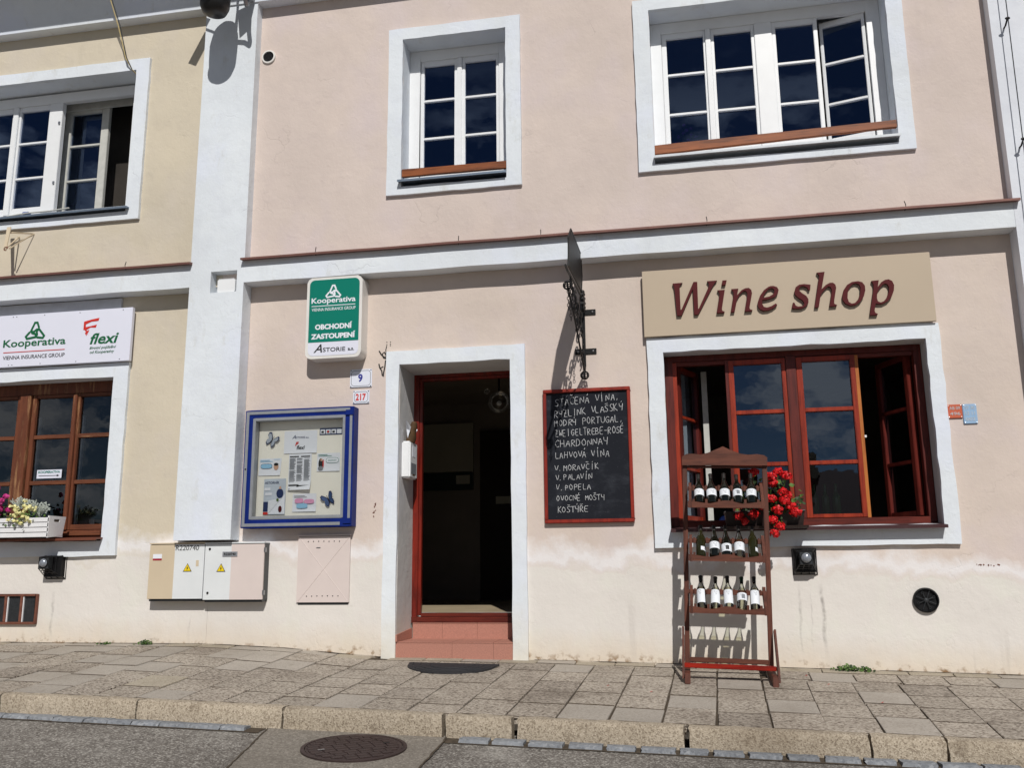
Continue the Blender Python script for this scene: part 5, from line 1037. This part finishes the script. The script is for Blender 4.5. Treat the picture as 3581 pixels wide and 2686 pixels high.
for y0, z0, z1 in ((-1.13, 3.79, 3.60), (-.98, 3.86, 3.57), (-.86, 3.90, 3.66), (-.60, 3.84, 3.56), (-.35, 3.80, 3.60)):
    mb = MB(); z = z0; k = 0
    while z > z1:
        L_ = .036; w = .009
        P = [(w, -L_ / 2 + w), (w, L_ / 2 - w), (0, L_ / 2), (-w, L_ / 2 - w), (-w, -L_ / 2 + w), (0, -L_ / 2)]
        mb.tube([(XI + (px if k % 2 else 0), y0 + (0 if k % 2 else px), z + pz) for px, pz in P], .003, M_black, 4, True); z -= L_ - .008; k += 1
    mb.build('chain', iw)

# ------------------------------------------------------------------ street spotlight at the top, wires, bracket, conductor
lp = thing('spotlight', 'black theatre style spotlight with flaps on the white pilaster at the top edge', 'spotlight', (-4.33, -.6, 7.2)); Ml = Matrix.Translation((-4.325, -.6, 7.30))
mb = MB(); mb.lathe([(.0005, -.30), (.07, -.295), (.115, -.27), (.14, -.21), (.145, -.14), (.15, -.05), (.15, .10), (.12, .22), (.06, .28), (.0005, .29)], M_blackp, 24, Ml); mb.build('housing', lp, True)
mb = MB(); Mq = Ml @ Matrix.Translation((-.01, -.12, -.10)) @ Matrix.Rotation(R(60), 4, 'X'); mb.lathe([(.105, -.06), (.108, .03), (.088, .04), (.085, .02)], M_blackp, 24, Mq); mb.build('lens_rim', lp, True); mb = MB(); mb.lathe([(.086, .022), (.06, .035), (.0005, .042)], simple('blue_tinted_lens', srgb(80, 90, 120), .08, .8, 9, 0, 60, .6), 20, Mq); mb.build('lens', lp, True)
mb = MB(); mb.tube([(-4.20, -.6, 7.38), (-4.10, -.58, 7.34), (-4.06, -.52, 7.24), (-4.08, -.44, 7.20), (-4.12, -.36, 7.24), (-4.14, -.30, 7.34), (-4.14, -.18, 7.42)], .022, simple('galvanised_metal', srgb(140, 140, 144), .35, .8, 20, .1, 60, .7), 8); mb.build('mounting_hook', lp, True)
mb = MB(); mb.add([(-4.03, -.6, 7.80), (-4.19, -.6, 7.74), (-4.15, -.6, 7.42), (-4.03, -.6, 7.52)], [(0, 1, 2, 3)], M_blackp); mb.add([(-4.03, -.606, 7.80), (-4.19, -.606, 7.74), (-4.15, -.606, 7.42), (-4.03, -.606, 7.52)], [(3, 2, 1, 0)], M_blackp); mb.build('flap', lp)
mb = MB(); mb.box(-.05, .05, -.003, .003, -.19, .19, M_blackp, Matrix.Translation((-4.62, -.6, 7.53)) @ Matrix.Rotation(R(26), 4, 'Y')); mb.build('flap', lp)
mb = MB(); mb.tube([(-4.2, -.6, 7.5), (-4.2, -.55, 7.9), (-4.2, -.3, 7.95)], .02, M_blackp, 6); mb.tube([(-4.6, -.6, 7.6), (-4.4, -.6, 7.5)], .012, M_blackp, 6); mb.build('yoke', lp)
for dx, lab, mt in ((0, 'pale overhead cable hanging into the upper left window', M_cork), (.014, 'dark overhead cable hanging into the upper left window', M_dgrey)):
    mb = MB(); mb.tube([(-5.75 + dx, -.5, 8.2), (-5.70 + dx, -.36, 7.62), (-5.63 + dx * 1.4, -.24, 7.28), (-5.57 + dx * .8, -.16, 6.95), (-5.52, -.11, 6.84), (-5.46, -.02, 6.76), (-5.5, .12, 6.72)], .0055, mt, 6); o = mb.build('cable', None, True, origin=(-5.6, -.2, 7.2)); tag(o, lab, 'cable')
# old beige bracket under the left window
br = thing('wall_bracket', 'old beige flat iron bracket with rusty end below the upper left window', 'bracket', (-6.74, -.06, 4.9))
mb = MB(); mb.add([(-6.78, -.16, 5.16), (-6.735, -.16, 5.16), (-6.66, -.28, 4.86), (-6.69, -.28, 4.86), (-6.78, -.15, 5.16), (-6.735, -.15, 5.16), (-6.66, -.27, 4.86), (-6.69, -.27, 4.86)], [(0, 3, 2, 1), (4, 5, 6, 7), (0, 1, 5, 4), (1, 2, 6, 5), (2, 3, 7, 6), (3, 0, 4, 7)], M_cabb); mb.build('flat_arm', br)
mb = MB(); mb.tube([(-6.74, -.15, 5.10), (-6.53, -.07, 5.10), (-6.64, -.26, 4.88)], .008, M_cabb, 5); mb.tube([(-6.70, -.07, 5.08), (-6.66, -.26, 4.90)], .008, M_cabb, 5); mb.build('brace', br)
mb = MB(); mb.tube([(-6.66 + .02 * math.cos(i), -.285, 4.87 + .02 * math.sin(i)) for i in range(6)], .006, M_rust, 5); mb.build('rusty_ring', br)
# lightning conductor on the right white wall
lc = thing('lightning_conductor', 'thin steel lightning conductor on stand-offs down the white wall at right', 'cable', (2.9, -.25, 5)); XR = 2.915
mb = MB(); mb.tube([(XR + .02, -.27, 8.2), (XR + .005, -.27, 6.3), (XR - .005, -.27, 5.1), (XR - .01, -.27, 4.5), (XR - .01, -.27, 3.2)], .0042, M_dgrey, 6); mb.build('wire', lc, True)
for z in (6.22, 5.10, 3.9):
    mb = MB(); mb.tube([(XR, -.27, z), (XR - .0, -.21, z - .03), (XR - .0, -.171, z - .03)], .008, M_black, 6); mb.ball((XR, -.272, z), .017, M_black, 8, 6, (1.3, .6, .8)); mb.build('stand_off', lc)

# ------------------------------------------------------------------ wine rack
RB = Matrix.Translation((.275, -.40, .79)) @ Matrix.Rotation(.033, 4, 'Y')
rk = thing('wine_rack', 'tall brown wooden display rack with three bottle shelves standing before the shop window', 'wine rack', (.275, -.4, .79))
def rkb(name, fn, bevel=.004):
    mb = MB(); fn(mb); mb.build(name, rk, bevel=bevel)
hw = .337
for s in (-1, 1):
    def f(mb, s=s):
        x0, x1 = (s * hw, s * (hw - .038)) if s < 0 else (s * (hw - .038), s * hw)
        mb.add([RB @ Vector(p) for p in ((x0, -.02, .05), (x1, -.02, .05), (x1, .02, .05), (x0, .02, .05), (x0, .04, 1.66), (x1, .04, 1.66), (x1, .08, 1.66), (x0, .08, 1.66))], [(0, 3, 2, 1), (4, 5, 6, 7), (0, 1, 5, 4), (1, 2, 6, 5), (2, 3, 7, 6), (3, 0, 4, 7)], M_rackz)
    rkb('post', f)
    def f(mb, s=s):
        a, b = sorted((s * (hw + .002), s * (hw - .040))); gzz = lambda y: y * .088
        mb.add([RB @ Vector(p) for p in ((a, -.375, gzz(-.37)), (b, -.375, gzz(-.37)), (b, .22, gzz(.22)), (a, .22, gzz(.22)), (a, -.365, gzz(-.37) + .075), (b, -.365, gzz(-.37) + .075), (b, .22, gzz(.22) + .06), (a, .22, gzz(.22) + .06))], [(0, 3, 2, 1), (4, 5, 6, 7), (0, 1, 5, 4), (1, 2, 6, 5), (2, 3, 7, 6), (3, 0, 4, 7)], M_rackz)
    rkb('foot', f)
    def f(mb, s=s):
        a, b = sorted((s * (hw + .003), s * (hw + .020)))
        mb.add([RB @ Vector(p) for p in ((a, -.34, .0), (b, -.34, .0), (b, -.27, .0), (a, -.27, .0), (a, -.06, .37), (b, -.06, .37), (b, .01, .35), (a, .01, .35))], [(0, 3, 2, 1), (4, 5, 6, 7), (0, 1, 5, 4), (1, 2, 6, 5), (2, 3, 7, 6), (3, 0, 4, 7)], M_rackz)
    rkb('side_brace', f)
rkb('red_front_bar', lambda mb: mb.box(-.348, .338, -.235, -.195, .072, .108, M_redbar, RB))
rkb('back_bar', lambda mb: mb.box(-.30, .30, -.012, .012, .095, .132, M_rack, RB))
ZTP = [(-.34, .065), (-.332, .078), (-.30, .093), (-.26, .096), (-.19, .088), (-.13, .103), (-.06, .133), (-.01, .155), (.05, .125), (.13, .095), (.19, .086), (.26, .092), (.315, .082), (.338, .065)]
P = [(-.34, 1.645)] + [(x, 1.645 + z) for x, z in ZTP] + [(.338, 1.645)]; P = list(reversed(P))
rkb('crest_board', lambda mb: mb.prism(P, .012, .038, M_rack, RB), 0)
rkb('crest_lip', lambda mb: mb.box(-.335, .335, .04, .085, 1.628, 1.6445, M_rack, RB))
SH = [1.335, .918, .520]
for zi in SH:
    zb = zi - .044; n = 24; top = []
    for i in range(n + 1):
        u = i / n; x = -.298 + .594 * u; c = abs(u - .5) * 2; top.append((x, zi + .010 * math.cos(c * math.pi * 2) * (1.3 if c < .5 else .8)))
    P = [(-.298, zb), (.296, zb)] + list(reversed(top)); rkb('front_rail', lambda mb: mb.prism(P, -.155, -.137, M_rack, RB), 0)
    rkb('back_rail', lambda mb: mb.box(-.298, .296, -.045, -.027, zi + .097, zi + .135, M_rack, RB))
    rkb('bottom_slat', lambda mb: mb.box(-.296, .294, -.136, -.075, zb + .002, zb + .014, M_rack, RB))
    for s in (-1, 1):
        def f(mb, s=s):
            a, b = sorted((s * .268, s * .290)); pts = [(-.158, zb - .004), (-.158, zi + .022), (-.02, zi + .165), (.03, zi + .165), (.03, zi + .10)]
            n = len(pts); mb.add([RB @ Vector((a, y, z)) for y, z in pts] + [RB @ Vector((b, y, z)) for y, z in pts], [tuple(range(n)), tuple(reversed(range(n, 2 * n)))] + [(i, (i + 1) % n, n + (i + 1) % n, n + i) for i in range(n)][::1], M_rackz)
        rkb('side_arm', f, 0)
    for k in range(6):
        x = -.252 + .1 * k
        rkb('divider', lambda mb: mb.box(x - .009, x + .009, -.1365, -.085, zi - .02, zi + .024, M_rackz, RB), 0)
        if k < 6: rkb('divider', lambda mb: mb.box(x - .008, x + .008, -.060, -.0455, zi + .098, zi + .142, M_rackz, RB), 0)
# bottles
PB = [(.0005, .004), (.03, .0), (.0365, .004), (.0375, .012), (.0375, .165), (.036, .18), (.030, .198), (.020, .218), (.0155, .232), (.0142, .25), (.0142, .292), (.0165, .293), (.0165, .300), (.0005, .300)]
PBU = [(.0005, .004), (.03, .0), (.039, .004), (.040, .012), (.040, .135), (.037, .16), (.028, .19), (.019, .218), (.0150, .24), (.0142, .25), (.0142, .292), (.0165, .293), (.0165, .300), (.0005, .300)]
def mk_bottle(kind, label_w, prof, capc, z0, z1, a_c=0, stripe=None):
    """returns list of (name, mesh) pieces in bottle space, -Y is the front"""
    out = []
    mb = MB(); mb.lathe(prof, kind, 22); o = mb.build('glass', None, True); out.append(('glass', o.data)); bpy.data.objects.remove(o)
    rr = prof[4][0] + .0007; a0 = R(-90 - label_w / 2 + a_c); a1 = R(-90 + label_w / 2 + a_c)
    mb = MB(); mb.lathe([(rr, z0), (rr, z1)], M_lab, 16, None, a0, a1); o = mb.build('label', None, True); out.append(('label', o.data)); bpy.data.objects.remove(o)
    mb = MB(); m_ = (a0 + a1) / 2
    mb.tube([((rr + .0004) * math.cos(m_ + .32 * math.cos(t)), (rr + .0004) * math.sin(m_ + .32 * math.cos(t)), z1 - .018 + .008 * math.sin(t)) for t in [i * math.pi / 6 for i in range(12)]], .0011, M_gprint, 4, True)
    for k, (w, zz) in enumerate(((.45, .036), (.3, .044))): mb.tube([((rr + .0004) * math.cos(m_ + w * (i / 4 - .5) + .1), (rr + .0004) * math.sin(m_ + w * (i / 4 - .5) + .1), z1 - zz) for i in range(5)], .0012, M_gprint, 4)
    if stripe:
        mb.lathe([(rr + .0005, z0 + .012), (rr + .0005, z0 + .05)], M_ink if stripe == 'k' else M_gprint, 8, None, m_ - .1, m_ + .55)
    o = mb.build('label_print', None); out.append(('label_print', o.data)); bpy.data.objects.remove(o)
    mb = MB(); mb.lathe([(.0148, .252), (.0148, .292), (.0171, .2925), (.0171, .301), (.0005, .3015)], capc, 14); o = mb.build('capsule', None, True); out.append(('capsule', o.data)); bpy.data.objects.remove(o)
    if kind is M_bclear:
        mb = MB(); mb.lathe([(.0005, .008), (.034, .008), (.0345, .16), (.028, .19), (.0005, .19)], glass('pale_wine_' + str(len(bpy.data.materials)), (.95, .93, .84, 1), 0, .2), 16); o = mb.build('wine', None, True); out.append(('wine', o.data)); bpy.data.objects.remove(o)
    return out
KIND = {'d': mk_bottle(M_bdark, 165, PBU, M_rubber, .070, .132), 'd2': mk_bottle(M_bdark, 150, PB, M_rubber, .070, .135, -14, 'g'), 'o': mk_bottle(M_bolive, 120, PB, M_rubber, .050, .085, 30, 'k'), 'ow': mk_bottle(M_bdark, 150, PBU, M_rubber, .045, .115, 0, 'k'),
        'c': mk_bottle(M_bclear, 130, PB, M_rubber, .045, .165), 'cw': mk_bottle(M_bclear, 150, PBU, M_rubber, .055, .13), 'cb': mk_bottle(M_bclear, 150, PBU, simple('green_cap_foil', (.01, .04, .02, 1), .3), .075, .14, 0, 'g')}
rows = [(0, [('d', -.207, 'first', -8), ('d', -.107, 'second', 10), ('d', -.003, 'middle', 0), ('d2', .095, 'fourth', 6), ('d', .199, 'last', -5)], 'top'), (1, [('o', -.198, 'first', 30), ('d', -.095, 'second', 8), ('ow', .003, 'middle', -6), ('cw', .098, 'fourth', 0), ('o', .201, 'last', 55)], 'middle'), (2, [('c', -.198, 'first', -22), ('c', -.098, 'second', 4), ('c', .004, 'middle', -6), ('cb', .103, 'fourth', 0), ('c', .202, 'last', 6)], 'bottom')]
DESC = {'d': 'dark wine bottle with white label', 'd2': 'dark wine bottle with white and grey label', 'o': 'dark olive slim bottle with half turned label', 'ow': 'dark bottle with black and white label', 'c': 'clear wine bottle with tall white label', 'cw': 'clear wide bottle of pale wine with white label', 'cb': 'clear bottle with green cap and slanting white label'}
for ri, bs, rn in rows:
    for kd, x, pos, rot in bs:
        where = {'first': 'leftmost', 'second': 'second from left', 'middle': 'middle one', 'fourth': 'fourth from left', 'last': 'rightmost'}[pos]
        t = thing('wine_bottle', '%s, %s on %s rack shelf' % (DESC[kd], where, rn), 'bottle', (0, 0, 0), 'wine bottles leaning on the rack')
        t.matrix_world = RB @ Matrix.Translation((x + jit(.004), -.118, SH[ri] - .018)) @ Matrix.Rotation(R(-33 + jit(2)), 4, 'X') @ Matrix.Rotation(jit(.03), 4, 'Y') @ Matrix.Rotation(R(rot), 4, 'Z')
        for nm, me in KIND[kd]: o = bpy.data.objects.new(nm, me); COL.objects.link(o); o.parent = t

# ------------------------------------------------------------------ plants
def petal_ball(mb, c, r, mats, n, ps, squash=.8, face=(0, -1, .3)):
    c = Vector(c); fv = Vector(face).normalized()
    for i in range(n):
        d = Vector((random.gauss(0, 1), random.gauss(0, 1), random.gauss(0, 1))).normalized()
        if d.dot(fv) < -.5: d = -d
        p = c + Vector((d.x * r, d.y * r * squash, d.z * r * squash)) * random.uniform(.55, 1); nrm = (d + Vector((jit(.7), jit(.7), jit(.7)))).normalized()
        a = nrm.cross(Vector((0, 0, 1)) if abs(nrm.z) < .9 else Vector((1, 0, 0))).normalized(); b = nrm.cross(a); s = ps * random.uniform(.7, 1.2); an = random.random() * 6
        a, b = a * math.cos(an) + b * math.sin(an), b * math.cos(an) - a * math.sin(an)
        mb.add([p - a * s, p - a * s * .4 + b * s * .8 + nrm * s * .3, p + a * s * .6 + b * s * .7, p + a * s + nrm * s * .3, p + a * s * .4 - b * s * .8, p - a * s * .5 - b * s * .7 + nrm * s * .2], [(0, 1, 2, 3, 4, 5)], random.choice(mats))
def leaf_disc(mb, p, s, mat):
    nrm = Vector((jit(.9), -.6 + jit(.4), .6 + jit(.5))).normalized(); a = nrm.cross(Vector((0, 0, 1))).normalized(); b = nrm.cross(a); n = 8; p = Vector(p); off = random.random() * 6
    mb.add([p] + [p + (a * math.cos(off + 2 * math.pi * i / n) + b * math.sin(off + 2 * math.pi * i / n)) * s * (1 if i % 2 else .78) + nrm * s * .25 for i in range(n)], [(0, 1 + i, 1 + (i + 1) % n) for i in range(n)], mat)
wb = thing('window_box', 'dark brown plastic window box on the shop sill behind the rack', 'planter', (.6, -.1, 1.94)); M_potb = simple('dark_brown_plastic', srgb(52, 42, 40), .4, .85, 9, .05)
mb = MB(); mb.add([(.33, -.19, 1.945), (.935, -.19, 1.945), (.935, -.03, 1.945), (.33, -.03, 1.945), (.32, -.22, 2.065), (.95, -.22, 2.065), (.95, -.02, 2.065), (.32, -.02, 2.065)], [(0, 3, 2, 1), (0, 1, 5, 4), (1, 2, 6, 5), (2, 3, 7, 6), (3, 0, 4, 7)], M_potb); mb.quad((.325, -.215, 2.05), (.945, -.215, 2.05), (.945, -.025, 2.05), (.325, -.025, 2.05), M_soil); mb.build('trough', wb)
mb = MB(); mb.tube([(.318, -.222, 2.066), (.952, -.222, 2.066), (.952, -.018, 2.066), (.318, -.018, 2.066)], .008, M_potb, 6, True); mb.build('rim', wb)
mb = MB(); mb.add([(.31, -.24, 1.925), (.97, -.24, 1.925), (.97, -.0, 1.925), (.31, -.0, 1.925), (.31, -.25, 1.948), (.97, -.25, 1.948)], [(0, 1, 5, 4), (0, 3, 2, 1)], M_potb); mb.build('saucer', wb)
ge = thing('geranium', 'red flowering trailing geranium in the brown window box', 'plant', (.7, -.12, 2.05)); M_pr2 = simple('bright_red_petal', srgb(226, 24, 30), .5, .7, 30, .05)
HEADS = [(.564, 2.382, .045), (.700, 2.350, .045), (.765, 2.385, .045), (.825, 2.345, .05), (.715, 2.296, .045), (.784, 2.215, .045), (.689, 2.165, .045), (.795, 2.142, .05), (.735, 2.070, .045), (.835, 2.100, .045), (.875, 2.052, .05), (.684, 1.990, .042), (.738, 1.938, .045), (.698, 1.882, .042), (.43, 2.03, .045), (.55, 2.04, .05), (.62, 2.10, .035), (.835, 2.19, .03), (.47, 1.985, .03)]
for i, (x, z, r) in enumerate(HEADS):
    y = -.26 + jit(.03) - (.03 if z < 2 else 0); mb = MB(); petal_ball(mb, (x, y, z), r, [M_petal, M_pr2], 70, .0135); mb.build('flower_head', ge)
mb = MB()
for x, z, r in HEADS: sx_ = .45 + (x - .45) * .8; mb.tube([(x, -.24, z - .01), (x * .6 + sx_ * .4, -.22, (z + 2.1) / 2 + .03), (sx_, -.13, 2.06)], .003, M_leaf, 5)
mb.build('stems', ge); mb = MB()
for i in range(210):
    x = random.uniform(.40, .95); z = 2.07 + abs(random.gauss(0, .10)); y = -.14 + jit(.08)
    if random.random() < .4: x = random.uniform(.66, .80); z = random.uniform(1.93, 2.32); y = -.23
    leaf_disc(mb, (x, y, z), random.uniform(.016, .028), M_leaf if random.random() < .5 else M_leafd)
mb.build('leaves', ge)
# white planter, left
wp = thing('planter_box', 'white slatted wooden planter box on the left window sill', 'planter', (-6.35, -.18, 1.96)); PX0, PX1 = -7.05, -5.90
for k in range(4):
    z0 = 1.965 + k * .047; mb = MB(); mb.box(PX0, PX1, -.262, -.25, z0, z0 + .042, M_wplank); mb.build('slat', wp, bevel=.003)
mb = MB(); mb.prism([(-.262, 1.96), (-.055, 1.985), (-.02, 2.165), (-.262, 2.165)], 0, .014, M_wplank, Matrix.Translation((PX1 + .001, 0, 0)) @ Matrix.Rotation(R(90), 4, 'Z') @ Matrix.Diagonal((1, 1, 1, 1)), [rrect(-.19, -.11, 2.11, 2.137, .012, 3)]); mb.build('end_panel', wp)
mb = MB(); mb.box(PX0, PX1, -.25, -.05, 1.97, 1.99, M_wplank); mb.box(PX0, PX1, -.062, -.05, 1.99, 2.15, M_wplank); mb.box(PX0, PX1 - .004, -.249, -.063, 1.991, 2.135, M_soil); mb.build('inside', wp)
def plant(nm, lab, loc, fn, cat='plant', parts=1):
    t = thing(nm, lab, cat, loc); fn(t); return t
def f_yel(t):
    mb = MB()
    for i in range(46): x = -6.19 + random.gauss(0, .07); z = 2.20 + random.gauss(0, .045) - max(0, (-6.2 - x)) * .3; petal_ball(mb, (x, -.27 + jit(.04), z), .016, [M_pet_y], 9, .014)
    mb.build('flowers', t); mb = MB()
    for i in range(90): leaf_disc(mb, (-6.2 + random.gauss(0, .085), -.24 + jit(.05), 2.15 + random.gauss(0, .05)), .014, M_leaf)
    mb.build('leaves', t)
def f_mag(t):
    mb = MB()
    for i in range(16): x = -6.43 + random.gauss(0, .06); z = 2.25 + random.gauss(0, .09); petal_ball(mb, (x, -.28 + jit(.04), z), .02, [M_pet_m], 12, .02)
    mb.build('flowers', t); mb = MB()
    for i in range(90): leaf_disc(mb, (-6.46 + random.gauss(0, .08), -.23 + jit(.05), 2.2 + random.gauss(0, .06)), .016, M_leafd)
    mb.build('leaves', t)
def f_sil(cx, cz, n, s):
    def g(t):
        mb = MB()
        for i in range(n):
            a = random.uniform(-.9, .9); L_ = random.uniform(.07, .13) * s; b0 = Vector((cx + jit(.02), -.2, cz)); d = Vector((math.sin(a), jit(.5) - .2, math.cos(a))).normalized(); tip = b0 + d * L_
            mb.tube([b0, b0 + d * L_ * .6, tip], [.003, .004, .002], M_silver, 4)
            for k in range(6):
                q = b0 + d * L_ * (.4 + k * .1); e = Vector((d.z, jit(.4), -d.x)) * (1 if k % 2 else -1); w = .02 * s
                mb.add([q - d * .003, q + e * w + d * w * .6, q + e * w * .7 + d * w * 1.1, q + d * .006], [(0, 1, 2, 3)], M_silver)
        mb.build('silver_leaves', t)
    return g
plant('petunia', 'pale yellow petunia spilling over the white planter', (-6.2, -.24, 2.12), f_yel); plant('petunia', 'magenta petunia at the left end of the white planter', (-6.45, -.24, 2.14), f_mag)
plant('dusty_miller', 'silver leaved plant rising at the right of the white planter', (-6.04, -.2, 2.15), f_sil(-6.06, 2.16, 26, 1.25)); plant('dusty_miller', 'silver leaved plant behind the magenta petunia in the planter', (-6.28, -.2, 2.22), f_sil(-6.27, 2.24, 18, 1.0))
# potted plants behind the glass
def f_pot(t):
    mb = MB(); mb.box(-6.03, -5.82, .30, .40, 2.07, 2.17, simple('grey_pot', srgb(120, 118, 112), .7)); mb.build('pot', t); mb = MB()
    for i in range(90): leaf_disc(mb, (-5.925 + random.gauss(0, .05), .34 + jit(.04), 2.21 + abs(random.gauss(0, .03))), .014, M_pet_y if i % 3 == 0 else M_leaf)
    mb.build('leaves', t)
plant('potted_plant', 'small yellowish plant in a grey pot behind the right pane of the brown window', (-5.925, .35, 2.07), f_pot, 'potted plant')
def f_cact(t):
    mb = MB(); mb.tube([(-6.68, .23, 5.36), (-6.69, .23, 5.72)], [.005, .002], M_rust, 5)
    for i in range(60): z = 5.38 + i * .0052; w = .055 * (1 - i / 66); leaf_disc(mb, (-6.68 + jit(w), .21 + jit(.02), z), .016, M_leafd if i < 38 else M_rust)
    mb.build('leaves', t)
# moved in front of the pane line like a plant on the inner sill
plant('potted_plant', 'small spiky conifer-like plant behind the pane of the upper left window', (-6.69, .3, 5.4), f_cact, 'potted plant')
def f_orch(t):
    mb = MB()
    for i in range(9): x, z = fx(.14) + random.gauss(0, .045), fz(5.76) + random.gauss(0, .05); petal_ball(mb, (x, .24, z), .014, [M_pet_w], 7, .014)
    mb.build('flowers', t); mb = MB(); mb.tube([(fx(.15), .27, 5.4), (fx(.16), .26, 5.7), (fx(.19), .26, 5.85)], .003, M_leaf, 4); mb.build('stem', t)
plant('orchid', 'purple orchid behind the lower left pane of the wide upper window', (.15, .25, 5.4), f_orch, 'potted plant')
# oddments on the upper left sill
o = MB(); o.tube([(-6.85, -.1, 5.305), (-6.6, -.12, 5.315), (-6.35, -.10, 5.325), (-6.1, -.13, 5.325)], .008, M_wgrey, 6); o = o.build('white_cord', None, True, origin=(-6.5, -.1, 5.31)); tag(o, 'white cord lying along the sill of the upper left window', 'cord')
o = MB(); o.box(-6.66, -6.58, -.12, -.07, 5.302, 5.335, M_bluepl); o = o.build('blue_packet', None, bevel=.008, origin=(-6.62, -.1, 5.3)); tag(o, 'small blue packet on the sill of the upper left window', 'packet')
# things seen through the shop window
o = MB(); o.ball((.36, .62, 2.02), .07, M_bluepl, 14, 10, (1, .7, 1)); o = o.build('blue_bag', None, True, origin=(.36, .62, 1.95)); tag(o, 'blue plastic bag inside the open left part of the shop window', 'bag')
for k, x in enumerate((1.12, 1.21, 1.30)):
    o = MB(); o.lathe(PB, simple('green_bottle_glass', (.02, .10, .025, 1), .1), 14, Matrix.Translation((x, .42, 2.03)) @ Matrix.Diagonal((1, 1, 1.0, 1))); o = o.build('green_bottle', None, True, origin=(x, .42, 2.03)); tag(o, ('left', 'middle', 'right')[k] + ' one of three green bottles standing behind the lower right pane', 'bottle', 'green bottles inside the shop window')
# weeds
def weed(cx, w, h, n, lab):
    t = MB()
    for i in range(n):
        x = cx + random.gauss(0, w / 2.2); y = -.02 - random.random() * .07; leaf_disc(t, (x, y, gz(x, y) + random.random() * h * (1 - min(1, abs(x - cx) / w) * .6)), random.uniform(.008, .014), M_leaf if random.random() < .6 else M_leafd)
    o = t.build('weed', None, origin=(cx, -.04, gz(cx, -.04))); tag(o, lab, 'weed', 'weeds at the foot of the wall')
weed(1.21, .11, .05, 90, 'small green weed at the wall foot right of the rack'); weed(1.34, .05, .04, 40, 'second tiny weed just right of the larger one at the wall foot')
weed(-4.95, .07, .04, 60, 'green weed at the wall foot below the left meter cabinet'); weed(-5.35, .07, .015, 36, 'flat mossy weed at the wall foot left of the cabinets')
# fallen petals
for x, y, lab in ((-.62, -.95, 'red petal on the paving below the chalkboard'), (.86, -.32, 'red petal near the wall foot right of the rack'), (.98, -.62, 'red petal on the paving in front of the floodlight wall'), (-.30, -1.1, 'red petal left of the rack foot'), (1.25, -1.15, 'red petal alone on the paving at right')):
    o = MB(); s = .011; o.add([(x - s, y, gz(x, y) + .006), (x, y - s, gz(x, y) + .006), (x + s, y, gz(x, y) + .012), (x, y + s, gz(x, y) + .006)], [(0, 1, 2, 3)], M_petal); o = o.build('fallen_petal', None, origin=(x, y, gz(x, y))); tag(o, lab, 'petal', 'fallen red petals on the paving')
# dark brown line of uneven width where wall and paving meet
dl = MB(); n = 420; lo = []; hi = []
for i in range(n + 1):
    x = -7.4 + 11 * i / n; q = mnoise.noise(Vector((x * 4, 0, 5))); w = max(.0005, .006 + q * .016); lo.append((x, -w, gz(x, 0) + .003)); hi.append((x, .0, gz(x, 0) + .004 + max(0, q) * .004))
dl.add(lo + hi, [(i, i + 1, n + 2 + i, n + 1 + i) for i in range(n) if not -2.70 < lo[i][0] < -1.35], simple('dark_brown_ribbon', srgb(66, 52, 38), .95, .5, 20, .3)); dlo = dl.build('wall_foot_line', pavement); dlo['kind'] = 'stuff'
# dark scrapes where plaster has broken
dm = MB()
for cx, cz, n in ((-2.78, 2.19, 7), (-2.79, 2.13, 6), (2.28, 1.62, 5), (2.4, 1.615, 6)):
    for i in range(n): x, z = cx + jit(.012) if cx < 0 else cx + jit(.05), cz + jit(.04) if cx < 0 else cz + jit(.006); s = random.uniform(.003, .008); dm.add([(x - s, -.002, z), (x, -.002, z - s * 1.3), (x + s, -.002, z), (x, -.002, z + s)], [(0, 1, 2, 3)], M_rust)
for x, z in ((-2.69, 3.735), (-2.69, 3.71), (-2.655, 3.735), (-2.655, 3.715), (-2.655, 3.70)): dm.add([(x - .006, -.002, z), (x, -.002, z - .006), (x + .006, -.002, z), (x, -.002, z + .006)], [(0, 1, 2, 3)], M_black)
dm.build('plaster_damage', shop)
# drip stains below the right floodlight
# ------------------------------------------------------------------ houses across the square (only seen mirrored in the glass)
for i, (x0, x1, h, rh, lab) in enumerate(((-34, -22, 5.2, 3.6, 'ochre house with steep roof across the square, far left'), (-21, -9, 4.6, 3.0, 'ochre house with broad roof across the square, left'), (-8, 3, 4.9, 3.3, 'ochre house with chimney across the square, middle'), (4, 15, 4.3, 3.0, 'low ochre house across the square, right'), (16, 30, 5.4, 3.8, 'tall ochre house across the square, far right'))):
    t = thing('far_house', lab, 'house', ((x0 + x1) / 2, -46, -.5)); mb = MB(); mb.box(x0, x1, -52, -44, -.8, h, M_far); mb.build('wall', t)
    mb = MB(); mb.add([(x0 - .3, -43.5, h), (x1 + .3, -43.5, h), (x1 + .3, -52.5, h), (x0 - .3, -52.5, h), (x0 + 1.5, -48, h + rh), (x1 - 1.5, -48, h + rh)], [(0, 1, 5, 4), (1, 2, 5), (2, 3, 4, 5), (3, 0, 4)], M_roof); mb.build('roof', t)
    mb = MB(); mb.box(x0 + 3, x0 + 3.7, -48.5, -47.5, h + 1, h + rh + .9, M_far); mb.build('chimney', t)
    for k in range(3):
        mb = MB(); cx = x0 + (x1 - x0) * (k + .7) / 3.4; mb.box(cx, cx + 1, -44.03, -43.98, 1.6, 3.2, M_intd); mb.build('window', t)
# the hatchway of interior light is left to the sky; nothing else emits
for o in bpy.data.objects:
    if o.parent and o.type == 'MESH' and o.name.split('.')[0] in ('leaves', 'flowers', 'stems', 'silver_leaves', 'print', 'raised_ribs', 'vent_hole', 'plaster_damage', 'scroll_work', 'raised_rings', 'flower_head', 'chain', 'chalk_line'): o['kind'] = 'stuff'
